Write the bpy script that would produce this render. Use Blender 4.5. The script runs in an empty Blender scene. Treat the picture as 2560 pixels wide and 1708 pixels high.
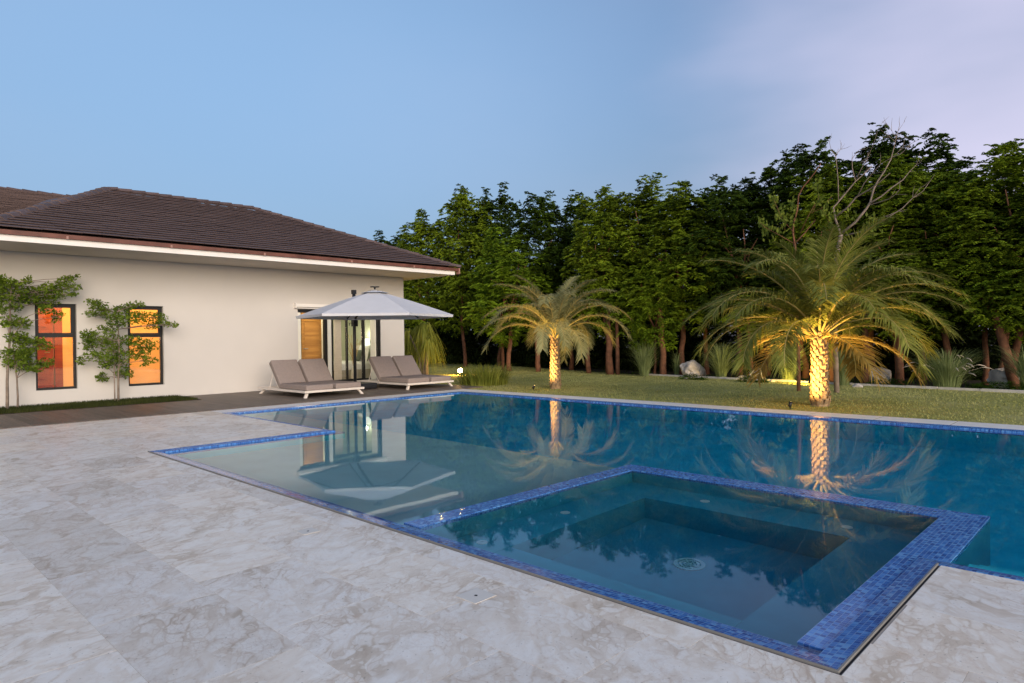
import bpy, bmesh, math, random
import numpy as np
from mathutils import Vector, Matrix, noise as mnoise

R = math.radians
random.seed(7)
rng = np.random.default_rng(7)
scene = bpy.context.scene
COL = scene.collection

# ------------------------------------------------------------------ camera
YAW, PITCH, ROLL, FOC = R(43.99), R(-0.342), R(-0.793), 1665.6
CAM_H = 1.2
fwd = Vector((math.cos(YAW) * math.cos(PITCH), math.sin(YAW) * math.cos(PITCH), math.sin(PITCH)))
rt0 = Vector((math.sin(YAW), -math.cos(YAW), 0))
up0 = rt0.cross(fwd)
rgt = rt0 * math.cos(ROLL) + up0 * math.sin(ROLL)
upv = -rt0 * math.sin(ROLL) + up0 * math.cos(ROLL)
cam_d = bpy.data.cameras.new('camera')
cam = bpy.data.objects.new('camera', cam_d)
COL.objects.link(cam)
M3 = Matrix((rgt, upv, -fwd)).transposed()
cam.matrix_world = Matrix.Translation((0, 0, CAM_H)) @ M3.to_4x4()
cam_d.sensor_width = 36
cam_d.lens = FOC * 36 / 2560
cam_d.clip_start = 0.05
cam_d.clip_end = 2000
scene.camera = cam

# ------------------------------------------------------------------ sky, sun, exposure
SUN_EL, SUN_AZ = R(12.5), R(246)          # direction towards the low sun, behind the camera
world = bpy.data.worlds.new('World')
scene.world = world
world.use_nodes = True
wn, wl = world.node_tree.nodes, world.node_tree.links
wn.clear()
w_out = wn.new('ShaderNodeOutputWorld')
w_bg = wn.new('ShaderNodeBackground')
w_sky = wn.new('ShaderNodeTexSky')
w_sky.sky_type = 'NISHITA'
w_sky.sun_disc = False
w_sky.sun_elevation = SUN_EL
w_sky.sun_rotation = R(90) - SUN_AZ
w_sky.air_density = 1.0
w_sky.dust_density = 0.6
w_sky.ozone_density = 1.6
w_bg.inputs['Strength'].default_value = 0.13
# thin dusk cloud: a faint lilac veil that is thickest to the right of the view
w_tc = wn.new('ShaderNodeTexCoord')
w_dot = wn.new('ShaderNodeVectorMath'); w_dot.operation = 'DOT_PRODUCT'
w_dot.inputs[1].default_value = Vector((0.985, 0.02, 0.17)).normalized()
w_noi = wn.new('ShaderNodeTexNoise')
w_noi.inputs['Scale'].default_value = 1.6
w_noi.inputs['Detail'].default_value = 4
w_map = wn.new('ShaderNodeMapping')
w_map.inputs['Scale'].default_value = (1, 1, 3.0)
w_add = wn.new('ShaderNodeMath'); w_add.operation = 'MULTIPLY_ADD'
w_add.inputs[1].default_value = 0.22
w_rng = wn.new('ShaderNodeMapRange'); w_rng.interpolation_type = 'SMOOTHSTEP'
w_rng.inputs['From Min'].default_value = 0.93
w_rng.inputs['From Max'].default_value = 1.13
w_rng.inputs['To Max'].default_value = 0.9
w_mix = wn.new('ShaderNodeMix'); w_mix.data_type = 'RGBA'
w_mix.inputs['B'].default_value = (3.75, 3.6, 4.7, 1)
w_tint = wn.new('ShaderNodeMix'); w_tint.data_type = 'RGBA'; w_tint.blend_type = 'MULTIPLY'
w_tint.inputs['Factor'].default_value = 1.0
w_tint.inputs['B'].default_value = (0.94, 0.90, 0.955, 1)
wl.new(w_tc.outputs['Generated'], w_dot.inputs[0])
wl.new(w_tc.outputs['Generated'], w_map.inputs['Vector'])
wl.new(w_map.outputs['Vector'], w_noi.inputs['Vector'])
wl.new(w_noi.outputs['Fac'], w_add.inputs[0])
wl.new(w_dot.outputs['Value'], w_add.inputs[2])
wl.new(w_add.outputs[0], w_rng.inputs['Value'])
wl.new(w_rng.outputs['Result'], w_mix.inputs['Factor'])
w_sep = wn.new('ShaderNodeSeparateXYZ')
wl.new(w_tc.outputs['Generated'], w_sep.inputs[0])
w_low = wn.new('ShaderNodeMapRange'); w_low.interpolation_type = 'SMOOTHSTEP'   # the band of dusk shadow opposite the sun
w_low.inputs['From Min'].default_value = -0.02
w_low.inputs['From Max'].default_value = 0.50
w_low.inputs['To Min'].default_value = 0.22
w_low.inputs['To Max'].default_value = 1.0
wl.new(w_sep.outputs['Z'], w_low.inputs['Value'])
w_anti = wn.new('ShaderNodeVectorMath'); w_anti.operation = 'DOT_PRODUCT'
w_anti.inputs[1].default_value = (-math.cos(SUN_AZ), -math.sin(SUN_AZ), 0)
wl.new(w_tc.outputs['Generated'], w_anti.inputs[0])
w_am = wn.new('ShaderNodeMapRange'); w_am.interpolation_type = 'SMOOTHSTEP'
w_am.inputs['From Min'].default_value = -0.2
w_am.inputs['From Max'].default_value = 0.6
wl.new(w_anti.outputs['Value'], w_am.inputs['Value'])
w_lm = wn.new('ShaderNodeMix'); w_lm.data_type = 'FLOAT'
w_lm.inputs['A'].default_value = 1.0
wl.new(w_am.outputs['Result'], w_lm.inputs['Factor'])
wl.new(w_low.outputs['Result'], w_lm.inputs['B'])
w_dim = wn.new('ShaderNodeVectorMath'); w_dim.operation = 'MULTIPLY'
wl.new(w_sky.outputs['Color'], w_dim.inputs[0])
w_bc = wn.new('ShaderNodeMix'); w_bc.data_type = 'RGBA'          # 1 = clear, 0 = deep in the band
w_bc.inputs['A'].default_value = (0.02, 0.045, 0.115, 1)
w_bc.inputs['B'].default_value = (1, 1, 1, 1)
wl.new(w_lm.outputs['Result'], w_bc.inputs['Factor'])
wl.new(w_bc.outputs['Result'], w_dim.inputs[1])
wl.new(w_dim.outputs['Vector'], w_tint.inputs['A'])
w_cn = wn.new('ShaderNodeTexNoise'); w_cn.inputs['Scale'].default_value = 1.1; w_cn.inputs['Detail'].default_value = 5; w_cn.inputs['Roughness'].default_value = 0.5
w_cm = wn.new('ShaderNodeMapping'); w_cm.inputs['Scale'].default_value = (1.0, 1.0, 2.2); w_cm.inputs['Location'].default_value = (0.3, 1.7, 0.2)
wl.new(w_tc.outputs['Generated'], w_cm.inputs['Vector']); wl.new(w_cm.outputs['Vector'], w_cn.inputs['Vector'])
w_cr = wn.new('ShaderNodeMapRange'); w_cr.interpolation_type = 'SMOOTHSTEP'
w_cr.inputs['From Min'].default_value = 0.38; w_cr.inputs['From Max'].default_value = 0.72; w_cr.inputs['To Max'].default_value = 0.30
wl.new(w_cn.outputs['Fac'], w_cr.inputs['Value'])
w_cx = wn.new('ShaderNodeMix'); w_cx.data_type = 'RGBA'
w_cx.inputs['B'].default_value = (2.35, 2.75, 3.75, 1)
wl.new(w_cr.outputs['Result'], w_cx.inputs['Factor']); wl.new(w_tint.outputs['Result'], w_cx.inputs['A'])
w_ld = wn.new('ShaderNodeVectorMath'); w_ld.operation = 'DOT_PRODUCT'
w_ld.inputs[1].default_value = Vector((0.26, 0.97, 0.36)).normalized()
wl.new(w_tc.outputs['Generated'], w_ld.inputs[0])
w_lr = wn.new('ShaderNodeMapRange'); w_lr.interpolation_type = 'SMOOTHSTEP'
w_lr.inputs['From Min'].default_value = 0.72; w_lr.inputs['From Max'].default_value = 1.0; w_lr.inputs['To Max'].default_value = 0.45
wl.new(w_ld.outputs['Value'], w_lr.inputs['Value'])
w_lx = wn.new('ShaderNodeMix'); w_lx.data_type = 'RGBA'
w_lx.inputs['B'].default_value = (1.55, 2.70, 4.20, 1)
wl.new(w_lr.outputs['Result'], w_lx.inputs['Factor']); wl.new(w_cx.outputs['Result'], w_lx.inputs['A'])
wl.new(w_lx.outputs['Result'], w_mix.inputs['A'])
wl.new(w_mix.outputs['Result'], w_bg.inputs['Color'])
wl.new(w_bg.outputs['Background'], w_out.inputs['Surface'])

sun_d = bpy.data.lights.new('sun', 'SUN')
sun_d.energy = 2.0
sun_d.angle = R(38)
sun_d.color = (1.0, 0.86, 0.72)
sun = bpy.data.objects.new('sun', sun_d)
COL.objects.link(sun)
sv = Vector((math.cos(SUN_AZ) * math.cos(SUN_EL), math.sin(SUN_AZ) * math.cos(SUN_EL), math.sin(SUN_EL)))
sun.rotation_euler = sv.to_track_quat('Z', 'Y').to_euler()
sun.location = sv * 40

vs = scene.view_settings
vs.view_transform = 'Standard'
vs.look = 'None'
vs.exposure = 0.64
vs.gamma = 1
vs.use_curve_mapping = False
cy = scene.cycles
cy.use_denoising = True
cy.max_bounces = 10
cy.diffuse_bounces = 3
cy.glossy_bounces = 4
cy.transmission_bounces = 8
cy.transparent_max_bounces = 16
cy.caustics_reflective = True
cy.caustics_refractive = True
cy.sample_clamp_indirect = 4.0
cy.blur_glossy = 0.5


# ------------------------------------------------------------------ projection helper (pixel of the 2560 px photo -> place at a real distance)
def ray(u, v):
    return fwd + rgt * ((u - 1280) / FOC) + upv * ((854 - v) / FOC)


def on_z(u, v, z=0.0):
    d = ray(u, v)
    return Vector((0, 0, CAM_H)) + d * ((z - CAM_H) / d.z)


def on_x(u, v, x):
    d = ray(u, v)
    return Vector((0, 0, CAM_H)) + d * (x / d.x)


def on_y(u, v, y):
    d = ray(u, v)
    return Vector((0, 0, CAM_H)) + d * (y / d.y)


# ------------------------------------------------------------------ materials
def new_mat(name):
    m = bpy.data.materials.new(name)
    m.use_nodes = True
    return m, m.node_tree.nodes, m.node_tree.links, m.node_tree.nodes['Principled BSDF']


def ramp(nodes, stops):
    r = nodes.new('ShaderNodeValToRGB')
    e = r.color_ramp.elements
    while len(e) > 1:
        e.remove(e[-1])
    e[0].position, e[0].color = stops[0][0], (*stops[0][1], 1)
    for p, c in stops[1:]:
        q = e.new(p)
        q.color = (*c, 1)
    return r


def noise_node(nodes, links, vec, scale, detail=4, rough=0.55, dist=0.0):
    n = nodes.new('ShaderNodeTexNoise')
    n.inputs['Scale'].default_value = scale
    n.inputs['Detail'].default_value = detail
    n.inputs['Roughness'].default_value = rough
    n.inputs['Distortion'].default_value = dist
    if vec is not None:
        links.new(vec, n.inputs['Vector'])
    return n


def plain(name, col, rough=0.6, var=0.12, scale=6.0, metal=0.0, bump=0.0, bscale=60, spec=0.4):
    m, n, l, b = new_mat(name)
    g = n.new('ShaderNodeNewGeometry')
    no = noise_node(n, l, g.outputs['Position'], scale, 5)
    lo = tuple(max(0, c * (1 - var)) for c in col)
    hi = tuple(min(1, c * (1 + var)) for c in col)
    r = ramp(n, [(0.3, lo), (0.7, hi)])
    l.new(no.outputs['Fac'], r.inputs['Fac'])
    l.new(r.outputs['Color'], b.inputs['Base Color'])
    b.inputs['Roughness'].default_value = rough
    b.inputs['Metallic'].default_value = metal
    b.inputs['Specular IOR Level'].default_value = spec
    if bump:
        n2 = noise_node(n, l, g.outputs['Position'], bscale, 4)
        bp = n.new('ShaderNodeBump')
        bp.inputs['Strength'].default_value = bump
        bp.inputs['Distance'].default_value = 0.01
        l.new(n2.outputs['Fac'], bp.inputs['Height'])
        l.new(bp.outputs['Normal'], b.inputs['Normal'])
    return m


def leaf_mat(name, lo, hi, trans=0.3, scale=1.3, rough=0.6):
    m, n, l, b = new_mat(name)
    g = n.new('ShaderNodeNewGeometry')
    oi = n.new('ShaderNodeObjectInfo')
    ad = n.new('ShaderNodeVectorMath'); ad.operation = 'ADD'
    l.new(g.outputs['Position'], ad.inputs[0])
    l.new(oi.outputs['Random'], ad.inputs[1])
    no = noise_node(n, l, ad.outputs[0], scale, 3)
    mx = n.new('ShaderNodeMath'); mx.operation = 'MULTIPLY_ADD'
    l.new(g.outputs['Random Per Island'], mx.inputs[0])
    mx.inputs[1].default_value = 0.30
    l.new(no.outputs['Fac'], mx.inputs[2])
    r = ramp(n, [(0.38, lo), (0.60, tuple(0.62 * a_ + 0.38 * b_ for a_, b_ in zip(lo, hi))), (0.92, hi)])
    l.new(mx.outputs[0], r.inputs['Fac'])
    l.new(r.outputs['Color'], b.inputs['Base Color'])
    b.inputs['Roughness'].default_value = rough
    b.inputs['Specular IOR Level'].default_value = 0.15
    tr = n.new('ShaderNodeBsdfTranslucent')
    l.new(r.outputs['Color'], tr.inputs['Color'])
    ms = n.new('ShaderNodeMixShader')
    ms.inputs[0].default_value = trans
    l.new(b.outputs[0], ms.inputs[1])
    l.new(tr.outputs[0], ms.inputs[2])
    l.new(ms.outputs[0], n['Material Output'].inputs['Surface'])
    return m


def stone_mat(name, light=1.0):
    m, n, l, b = new_mat(name)
    g = n.new('ShaderNodeNewGeometry')
    oi = n.new('ShaderNodeObjectInfo')
    cx = n.new('ShaderNodeCombineXYZ')
    for k, mul in enumerate((37.0, 91.0, 53.0)):
        mm = n.new('ShaderNodeMath'); mm.operation = 'MULTIPLY'
        mm.inputs[1].default_value = mul
        l.new(oi.outputs['Random'], mm.inputs[0])
        l.new(mm.outputs[0], cx.inputs[k])
    ad = n.new('ShaderNodeVectorMath'); ad.operation = 'ADD'
    l.new(g.outputs['Position'], ad.inputs[0])
    l.new(cx.outputs[0], ad.inputs[1])
    rot = n.new('ShaderNodeVectorRotate'); rot.rotation_type = 'Z_AXIS'
    ra = n.new('ShaderNodeMath'); ra.operation = 'MULTIPLY_ADD'
    ra.inputs[1].default_value = 1.1; ra.inputs[2].default_value = -1.2
    l.new(oi.outputs['Random'], ra.inputs[0])
    l.new(ad.outputs[0], rot.inputs['Vector'])
    l.new(ra.outputs[0], rot.inputs['Angle'])
    st = n.new('ShaderNodeMapping')
    st.inputs['Scale'].default_value = (0.85, 1.25, 1.0)
    l.new(rot.outputs[0], st.inputs['Vector'])
    vec = st.outputs[0]
    # warp
    wn1 = noise_node(n, l, vec, 2.6, 3, 0.5)
    sub = n.new('ShaderNodeVectorMath'); sub.operation = 'SUBTRACT'
    l.new(wn1.outputs['Color'], sub.inputs[0]); sub.inputs[1].default_value = (0.5, 0.5, 0.5)
    sc = n.new('ShaderNodeVectorMath'); sc.operation = 'SCALE'
    sc.inputs['Scale'].default_value = 0.30
    l.new(sub.outputs[0], sc.inputs[0])
    wa = n.new('ShaderNodeVectorMath'); wa.operation = 'ADD'
    l.new(vec, wa.inputs[0]); l.new(sc.outputs[0], wa.inputs[1])
    # ground mass colour: fine, low-contrast mottling
    n1 = noise_node(n, l, wa.outputs[0], 3.0, 8, 0.68)
    base = ramp(n, [(0.32, (0.55, 0.455, 0.355)), (0.45, (0.70, 0.61, 0.515)), (0.56, (0.80, 0.725, 0.64)), (0.72, (0.86, 0.81, 0.745))])
    l.new(n1.outputs['Fac'], base.inputs['Fac'])
    n3 = noise_node(n, l, wa.outputs[0], 11.0, 5, 0.65)
    n4 = noise_node(n, l, wa.outputs[0], 1.7, 3)
    cur = base.outputs['Color']
    # fossil pieces at two sizes, each with soft rims
    for (vs_c, lo_, hi_, amt, seam_w) in ((4.6, 0.46, 0.70, 0.95, 0.045), (13.0, 0.35, 0.70, 0.80, 0.06), (30.0, 0.40, 0.70, 0.55, 0.07)):
        vo = n.new('ShaderNodeTexVoronoi'); vo.feature = 'F1'
        vo.inputs['Scale'].default_value = vs_c
        l.new(wa.outputs[0], vo.inputs['Vector'])
        ve = n.new('ShaderNodeTexVoronoi'); ve.feature = 'DISTANCE_TO_EDGE'
        ve.inputs['Scale'].default_value = vs_c
        l.new(wa.outputs[0], ve.inputs['Vector'])
        sp = n.new('ShaderNodeSeparateColor')
        l.new(vo.outputs['Color'], sp.inputs[0])
        pick = n.new('ShaderNodeMapRange')
        pick.inputs['From Min'].default_value = lo_
        pick.inputs['From Max'].default_value = hi_
        pick.inputs['To Max'].default_value = amt
        l.new(sp.outputs[0], pick.inputs['Value'])
        shell = ramp(n, [(0.25, (0.74, 0.67, 0.59)), (0.5, (0.89, 0.86, 0.82)), (0.75, (0.82, 0.74, 0.65))])
        l.new(n3.outputs['Fac'], shell.inputs['Fac'])
        inner = n.new('ShaderNodeMapRange'); inner.interpolation_type = 'SMOOTHSTEP'
        inner.inputs['From Min'].default_value = 0.01
        inner.inputs['From Max'].default_value = 0.16
        l.new(ve.outputs['Distance'], inner.inputs['Value'])
        mk = n.new('ShaderNodeMath'); mk.operation = 'MULTIPLY'
        l.new(pick.outputs[0], mk.inputs[0]); l.new(inner.outputs[0], mk.inputs[1])
        m1 = n.new('ShaderNodeMix'); m1.data_type = 'RGBA'
        l.new(mk.outputs[0], m1.inputs['Factor'])
        l.new(cur, m1.inputs['A']); l.new(shell.outputs['Color'], m1.inputs['B'])
        seam = n.new('ShaderNodeMapRange')
        seam.inputs['From Min'].default_value = seam_w
        seam.inputs['From Max'].default_value = 0.0
        l.new(ve.outputs['Distance'], seam.inputs['Value'])
        sm = n.new('ShaderNodeMapRange')
        sm.inputs['From Min'].default_value = 0.46; sm.inputs['From Max'].default_value = 0.66
        l.new(n4.outputs['Fac'], sm.inputs['Value'])
        smm = n.new('ShaderNodeMath'); smm.operation = 'MULTIPLY'
        l.new(seam.outputs[0], smm.inputs[0]); l.new(sm.outputs[0], smm.inputs[1])
        smk = n.new('ShaderNodeMath'); smk.operation = 'MULTIPLY'; smk.inputs[1].default_value = 0.45 if vs_c < 6 else 0.26
        l.new(smm.outputs[0], smk.inputs[0])
        m2 = n.new('ShaderNodeMix'); m2.data_type = 'RGBA'
        l.new(smk.outputs[0], m2.inputs['Factor'])
        l.new(m1.outputs['Result'], m2.inputs['A']); m2.inputs['B'].default_value = (0.46, 0.33, 0.23, 1)
        cur = m2.outputs['Result']
    # rust / tan stains and pits
    n5 = noise_node(n, l, vec, 6.5, 7, 0.75, 0.8)
    st5 = ramp(n, [(0.55, (0, 0, 0)), (0.70, (1, 1, 1))])
    l.new(n5.outputs['Fac'], st5.inputs['Fac'])
    s5 = n.new('ShaderNodeMath'); s5.operation = 'MULTIPLY'; s5.inputs[1].default_value = 0.40
    l.new(st5.outputs['Color'], s5.inputs[0])
    m3 = n.new('ShaderNodeMix'); m3.data_type = 'RGBA'
    l.new(s5.outputs[0], m3.inputs['Factor'])
    l.new(m2.outputs['Result'], m3.inputs['A']); m3.inputs['B'].default_value = (0.53, 0.36, 0.235, 1)
    n6 = noise_node(n, l, g.outputs['Position'], 55, 3, 0.6)
    pit = ramp(n, [(0.27, (0.35, 0.30, 0.25)), (0.36, (1, 1, 1))])
    l.new(n6.outputs['Fac'], pit.inputs['Fac'])
    m4 = n.new('ShaderNodeMix'); m4.data_type = 'RGBA'; m4.blend_type = 'MULTIPLY'
    m4.inputs['Factor'].default_value = 0.75
    l.new(m3.outputs['Result'], m4.inputs['A']); l.new(pit.outputs['Color'], m4.inputs['B'])
    fs = n.new('ShaderNodeMapping'); fs.inputs['Scale'].default_value = (6.0, 20.0, 6.0)
    l.new(wa.outputs[0], fs.inputs['Vector'])
    nf = noise_node(n, l, fs.outputs[0], 1.0, 5, 0.65, 0.6)
    fr_ = ramp(n, [(0.28, (0.82, 0.75, 0.67)), (0.50, (1.0, 0.975, 0.94)), (0.72, (1.10, 1.08, 1.05))])
    l.new(nf.outputs['Fac'], fr_.inputs['Fac'])
    m4b = n.new('ShaderNodeMix'); m4b.data_type = 'RGBA'; m4b.blend_type = 'MULTIPLY'
    m4b.inputs['Factor'].default_value = 0.28
    l.new(m4.outputs['Result'], m4b.inputs['A']); l.new(fr_.outputs['Color'], m4b.inputs['B'])
    m4 = m4b
    # slab to slab tone
    tone = ramp(n, [(0.0, (0.85 * light, 0.81 * light, 0.75 * light)), (0.11, (0.99 * light, 0.98 * light, 0.97 * light)), (0.7, (1.07 * light, 1.05 * light, 1.01 * light)), (1.0, (1.09 * light, 1.05 * light, 0.99 * light))])
    l.new(oi.outputs['Random'], tone.inputs['Fac'])
    m5 = n.new('ShaderNodeMix'); m5.data_type = 'RGBA'; m5.blend_type = 'MULTIPLY'
    m5.inputs['Factor'].default_value = 1.0
    l.new(m4.outputs['Result'], m5.inputs['A']); l.new(tone.outputs['Color'], m5.inputs['B'])
    l.new(m5.outputs['Result'], b.inputs['Base Color'])
    rr = n.new('ShaderNodeMapRange')
    rr.inputs['To Min'].default_value = 0.36; rr.inputs['To Max'].default_value = 0.58
    l.new(n3.outputs['Fac'], rr.inputs['Value'])
    l.new(rr.outputs[0], b.inputs['Roughness'])
    b.inputs['Specular IOR Level'].default_value = 0.5
    bp = n.new('ShaderNodeBump'); bp.inputs['Strength'].default_value = 0.18
    bp.inputs['Distance'].default_value = 0.004
    l.new(n6.outputs['Fac'], bp.inputs['Height'])
    l.new(bp.outputs['Normal'], b.inputs['Normal'])
    return m


def mosaic_mat(name):
    m, n, l, b = new_mat(name)
    g = n.new('ShaderNodeNewGeometry')
    sc = n.new('ShaderNodeVectorMath'); sc.operation = 'SCALE'
    sc.inputs['Scale'].default_value = 1 / 0.0225
    l.new(g.outputs['Position'], sc.inputs[0])
    off = n.new('ShaderNodeVectorMath'); off.operation = 'ADD'
    off.inputs[1].default_value = (0.13, 0.21, 0.37)
    l.new(sc.outputs[0], off.inputs[0])
    fl = n.new('ShaderNodeVectorMath'); fl.operation = 'FLOOR'
    l.new(off.outputs[0], fl.inputs[0])
    wh = n.new('ShaderNodeTexWhiteNoise'); wh.noise_dimensions = '3D'
    l.new(fl.outputs[0], wh.inputs['Vector'])
    cr = ramp(n, [(0.0, (0.014, 0.075, 0.32)), (0.3, (0.030, 0.135, 0.46)), (0.65, (0.050, 0.20, 0.58)), (0.88, (0.09, 0.29, 0.68)), (1.0, (0.15, 0.38, 0.72))])
    l.new(wh.outputs['Value'], cr.inputs['Fac'])
    fr = n.new('ShaderNodeVectorMath'); fr.operation = 'FRACTION'
    l.new(off.outputs[0], fr.inputs[0])
    s1 = n.new('ShaderNodeVectorMath'); s1.operation = 'SUBTRACT'; s1.inputs[1].default_value = (0.5, 0.5, 0.5)
    l.new(fr.outputs[0], s1.inputs[0])
    a1 = n.new('ShaderNodeVectorMath'); a1.operation = 'ABSOLUTE'
    l.new(s1.outputs[0], a1.inputs[0])
    an = n.new('ShaderNodeVectorMath'); an.operation = 'ABSOLUTE'
    l.new(g.outputs['True Normal'], an.inputs[0])
    sa = n.new('ShaderNodeSeparateXYZ'); l.new(a1.outputs[0], sa.inputs[0])
    sn = n.new('ShaderNodeSeparateXYZ'); l.new(an.outputs[0], sn.inputs[0])
    prev = None
    for k in range(3):
        gt = n.new('ShaderNodeMath'); gt.operation = 'GREATER_THAN'; gt.inputs[1].default_value = 0.455
        l.new(sa.outputs[k], gt.inputs[0])
        lt = n.new('ShaderNodeMath'); lt.operation = 'LESS_THAN'; lt.inputs[1].default_value = 0.5
        l.new(sn.outputs[k], lt.inputs[0])
        mu = n.new('ShaderNodeMath'); mu.operation = 'MULTIPLY'
        l.new(gt.outputs[0], mu.inputs[0]); l.new(lt.outputs[0], mu.inputs[1])
        if prev is None:
            prev = mu
        else:
            mxx = n.new('ShaderNodeMath'); mxx.operation = 'MAXIMUM'
            l.new(prev.outputs[0], mxx.inputs[0]); l.new(mu.outputs[0], mxx.inputs[1])
            prev = mxx
    mx = n.new('ShaderNodeMix'); mx.data_type = 'RGBA'
    l.new(prev.outputs[0], mx.inputs['Factor'])
    l.new(cr.outputs['Color'], mx.inputs['A']); mx.inputs['B'].default_value = (0.22, 0.40, 0.68, 1)
    l.new(mx.outputs['Result'], b.inputs['Base Color'])
    b.inputs['Roughness'].default_value = 0.13
    iv = n.new('ShaderNodeMath'); iv.operation = 'SUBTRACT'; iv.inputs[0].default_value = 1
    l.new(prev.outputs[0], iv.inputs[1])
    bp = n.new('ShaderNodeBump'); bp.inputs['Strength'].default_value = 0.4; bp.inputs['Distance'].default_value = 0.002
    l.new(iv.outputs[0], bp.inputs['Height'])
    l.new(bp.outputs['Normal'], b.inputs['Normal'])
    return m


def wood_mat(name, lo, hi, axis=1, rough=0.6, scale=3.0):
    m, n, l, b = new_mat(name)
    g = n.new('ShaderNodeNewGeometry')
    oi = n.new('ShaderNodeObjectInfo')
    mp = n.new('ShaderNodeMapping')
    s = [scale * 9] * 3
    s[axis] = scale * 0.5
    mp.inputs['Scale'].default_value = s
    ad = n.new('ShaderNodeVectorMath'); ad.operation = 'MULTIPLY_ADD'
    ad.inputs[1].default_value = (1, 1, 1)
    l.new(g.outputs['Position'], ad.inputs[0])
    cx = n.new('ShaderNodeCombineXYZ')
    mm = n.new('ShaderNodeMath'); mm.operation = 'MULTIPLY'; mm.inputs[1].default_value = 40
    l.new(oi.outputs['Random'], mm.inputs[0])
    for k in range(3):
        l.new(mm.outputs[0], cx.inputs[k])
    l.new(cx.outputs[0], ad.inputs[2])
    l.new(ad.outputs[0], mp.inputs['Vector'])
    no = noise_node(n, l, mp.outputs[0], 1.0, 6, 0.65, 0.4)
    r = ramp(n, [(0.28, lo), (0.72, hi)])
    l.new(no.outputs['Fac'], r.inputs['Fac'])
    tone = ramp(n, [(0.0, (0.78, 0.78, 0.78)), (1.0, (1.15, 1.12, 1.1))])
    l.new(oi.outputs['Random'], tone.inputs['Fac'])
    mx = n.new('ShaderNodeMix'); mx.data_type = 'RGBA'; mx.blend_type = 'MULTIPLY'; mx.inputs['Factor'].default_value = 1
    l.new(r.outputs['Color'], mx.inputs['A']); l.new(tone.outputs['Color'], mx.inputs['B'])
    l.new(mx.outputs['Result'], b.inputs['Base Color'])
    b.inputs['Roughness'].default_value = rough
    bp = n.new('ShaderNodeBump'); bp.inputs['Strength'].default_value = 0.15; bp.inputs['Distance'].default_value = 0.004
    l.new(no.outputs['Fac'], bp.inputs['Height'])
    l.new(bp.outputs['Normal'], b.inputs['Normal'])
    return m


def glass_mat(name, tint=(1, 1, 1), rough=0.0):
    m, n, l, b = new_mat(name)
    n.remove(b)
    t = n.new('ShaderNodeBsdfTransparent'); t.inputs['Color'].default_value = (*tint, 1)
    gl = n.new('ShaderNodeBsdfGlossy'); gl.inputs['Roughness'].default_value = rough
    f = n.new('ShaderNodeFresnel'); f.inputs['IOR'].default_value = 1.5
    ms = n.new('ShaderNodeMixShader')
    l.new(f.outputs[0], ms.inputs[0]); l.new(t.outputs[0], ms.inputs[1]); l.new(gl.outputs[0], ms.inputs[2])
    l.new(ms.outputs[0], n['Material Output'].inputs['Surface'])
    return m


def emit_mat(name, col, strength):
    m, n, l, b = new_mat(name)
    b.inputs['Base Color'].default_value = (*col, 1)
    b.inputs['Emission Color'].default_value = (*col, 1)
    b.inputs['Emission Strength'].default_value = strength
    return m


def water_mat():
    m, n, l, b = new_mat('pool_water')
    n.remove(b)
    gl = n.new('ShaderNodeBsdfGlass')
    gl.inputs['IOR'].default_value = 1.33
    gl.inputs['Roughness'].default_value = 0.025
    gl.inputs['Color'].default_value = (0.92, 0.98, 1.0, 1)
    g = n.new('ShaderNodeNewGeometry')
    no = noise_node(n, l, g.outputs['Position'], 1.6, 3, 0.5)
    bp = n.new('ShaderNodeBump'); bp.inputs['Strength'].default_value = 0.018; bp.inputs['Distance'].default_value = 0.03
    l.new(no.outputs['Fac'], bp.inputs['Height'])
    l.new(bp.outputs['Normal'], gl.inputs['Normal'])
    ab = n.new('ShaderNodeVolumeAbsorption')
    ab.inputs['Color'].default_value = (0.22, 0.77, 0.88, 1)
    ab.inputs['Density'].default_value = 0.60
    l.new(gl.outputs[0], n['Material Output'].inputs['Surface'])
    l.new(ab.outputs[0], n['Material Output'].inputs['Volume'])
    return m


def lawn_mat(name):
    m, n, l, b = new_mat(name)
    g = n.new('ShaderNodeNewGeometry')
    no = noise_node(n, l, g.outputs['Position'], 1.1, 5, 0.6)
    n2 = noise_node(n, l, g.outputs['Position'], 14, 4, 0.6)
    r = ramp(n, [(0.30, (0.24, 0.25, 0.07)), (0.5, (0.33, 0.325, 0.11)), (0.7, (0.42, 0.385, 0.16))])
    mx = n.new('ShaderNodeMath'); mx.operation = 'MULTIPLY_ADD'; mx.inputs[1].default_value = 0.45
    sb = n.new('ShaderNodeMath'); sb.operation = 'SUBTRACT'; sb.inputs[1].default_value = 0.22
    l.new(n2.outputs['Fac'], mx.inputs[0]); l.new(no.outputs['Fac'], mx.inputs[2])
    l.new(mx.outputs[0], sb.inputs[0])
    l.new(sb.outputs[0], r.inputs['Fac'])
    l.new(r.outputs['Color'], b.inputs['Base Color'])
    b.inputs['Roughness'].default_value = 0.9
    b.inputs['Specular IOR Level'].default_value = 0.1
    return m


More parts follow.
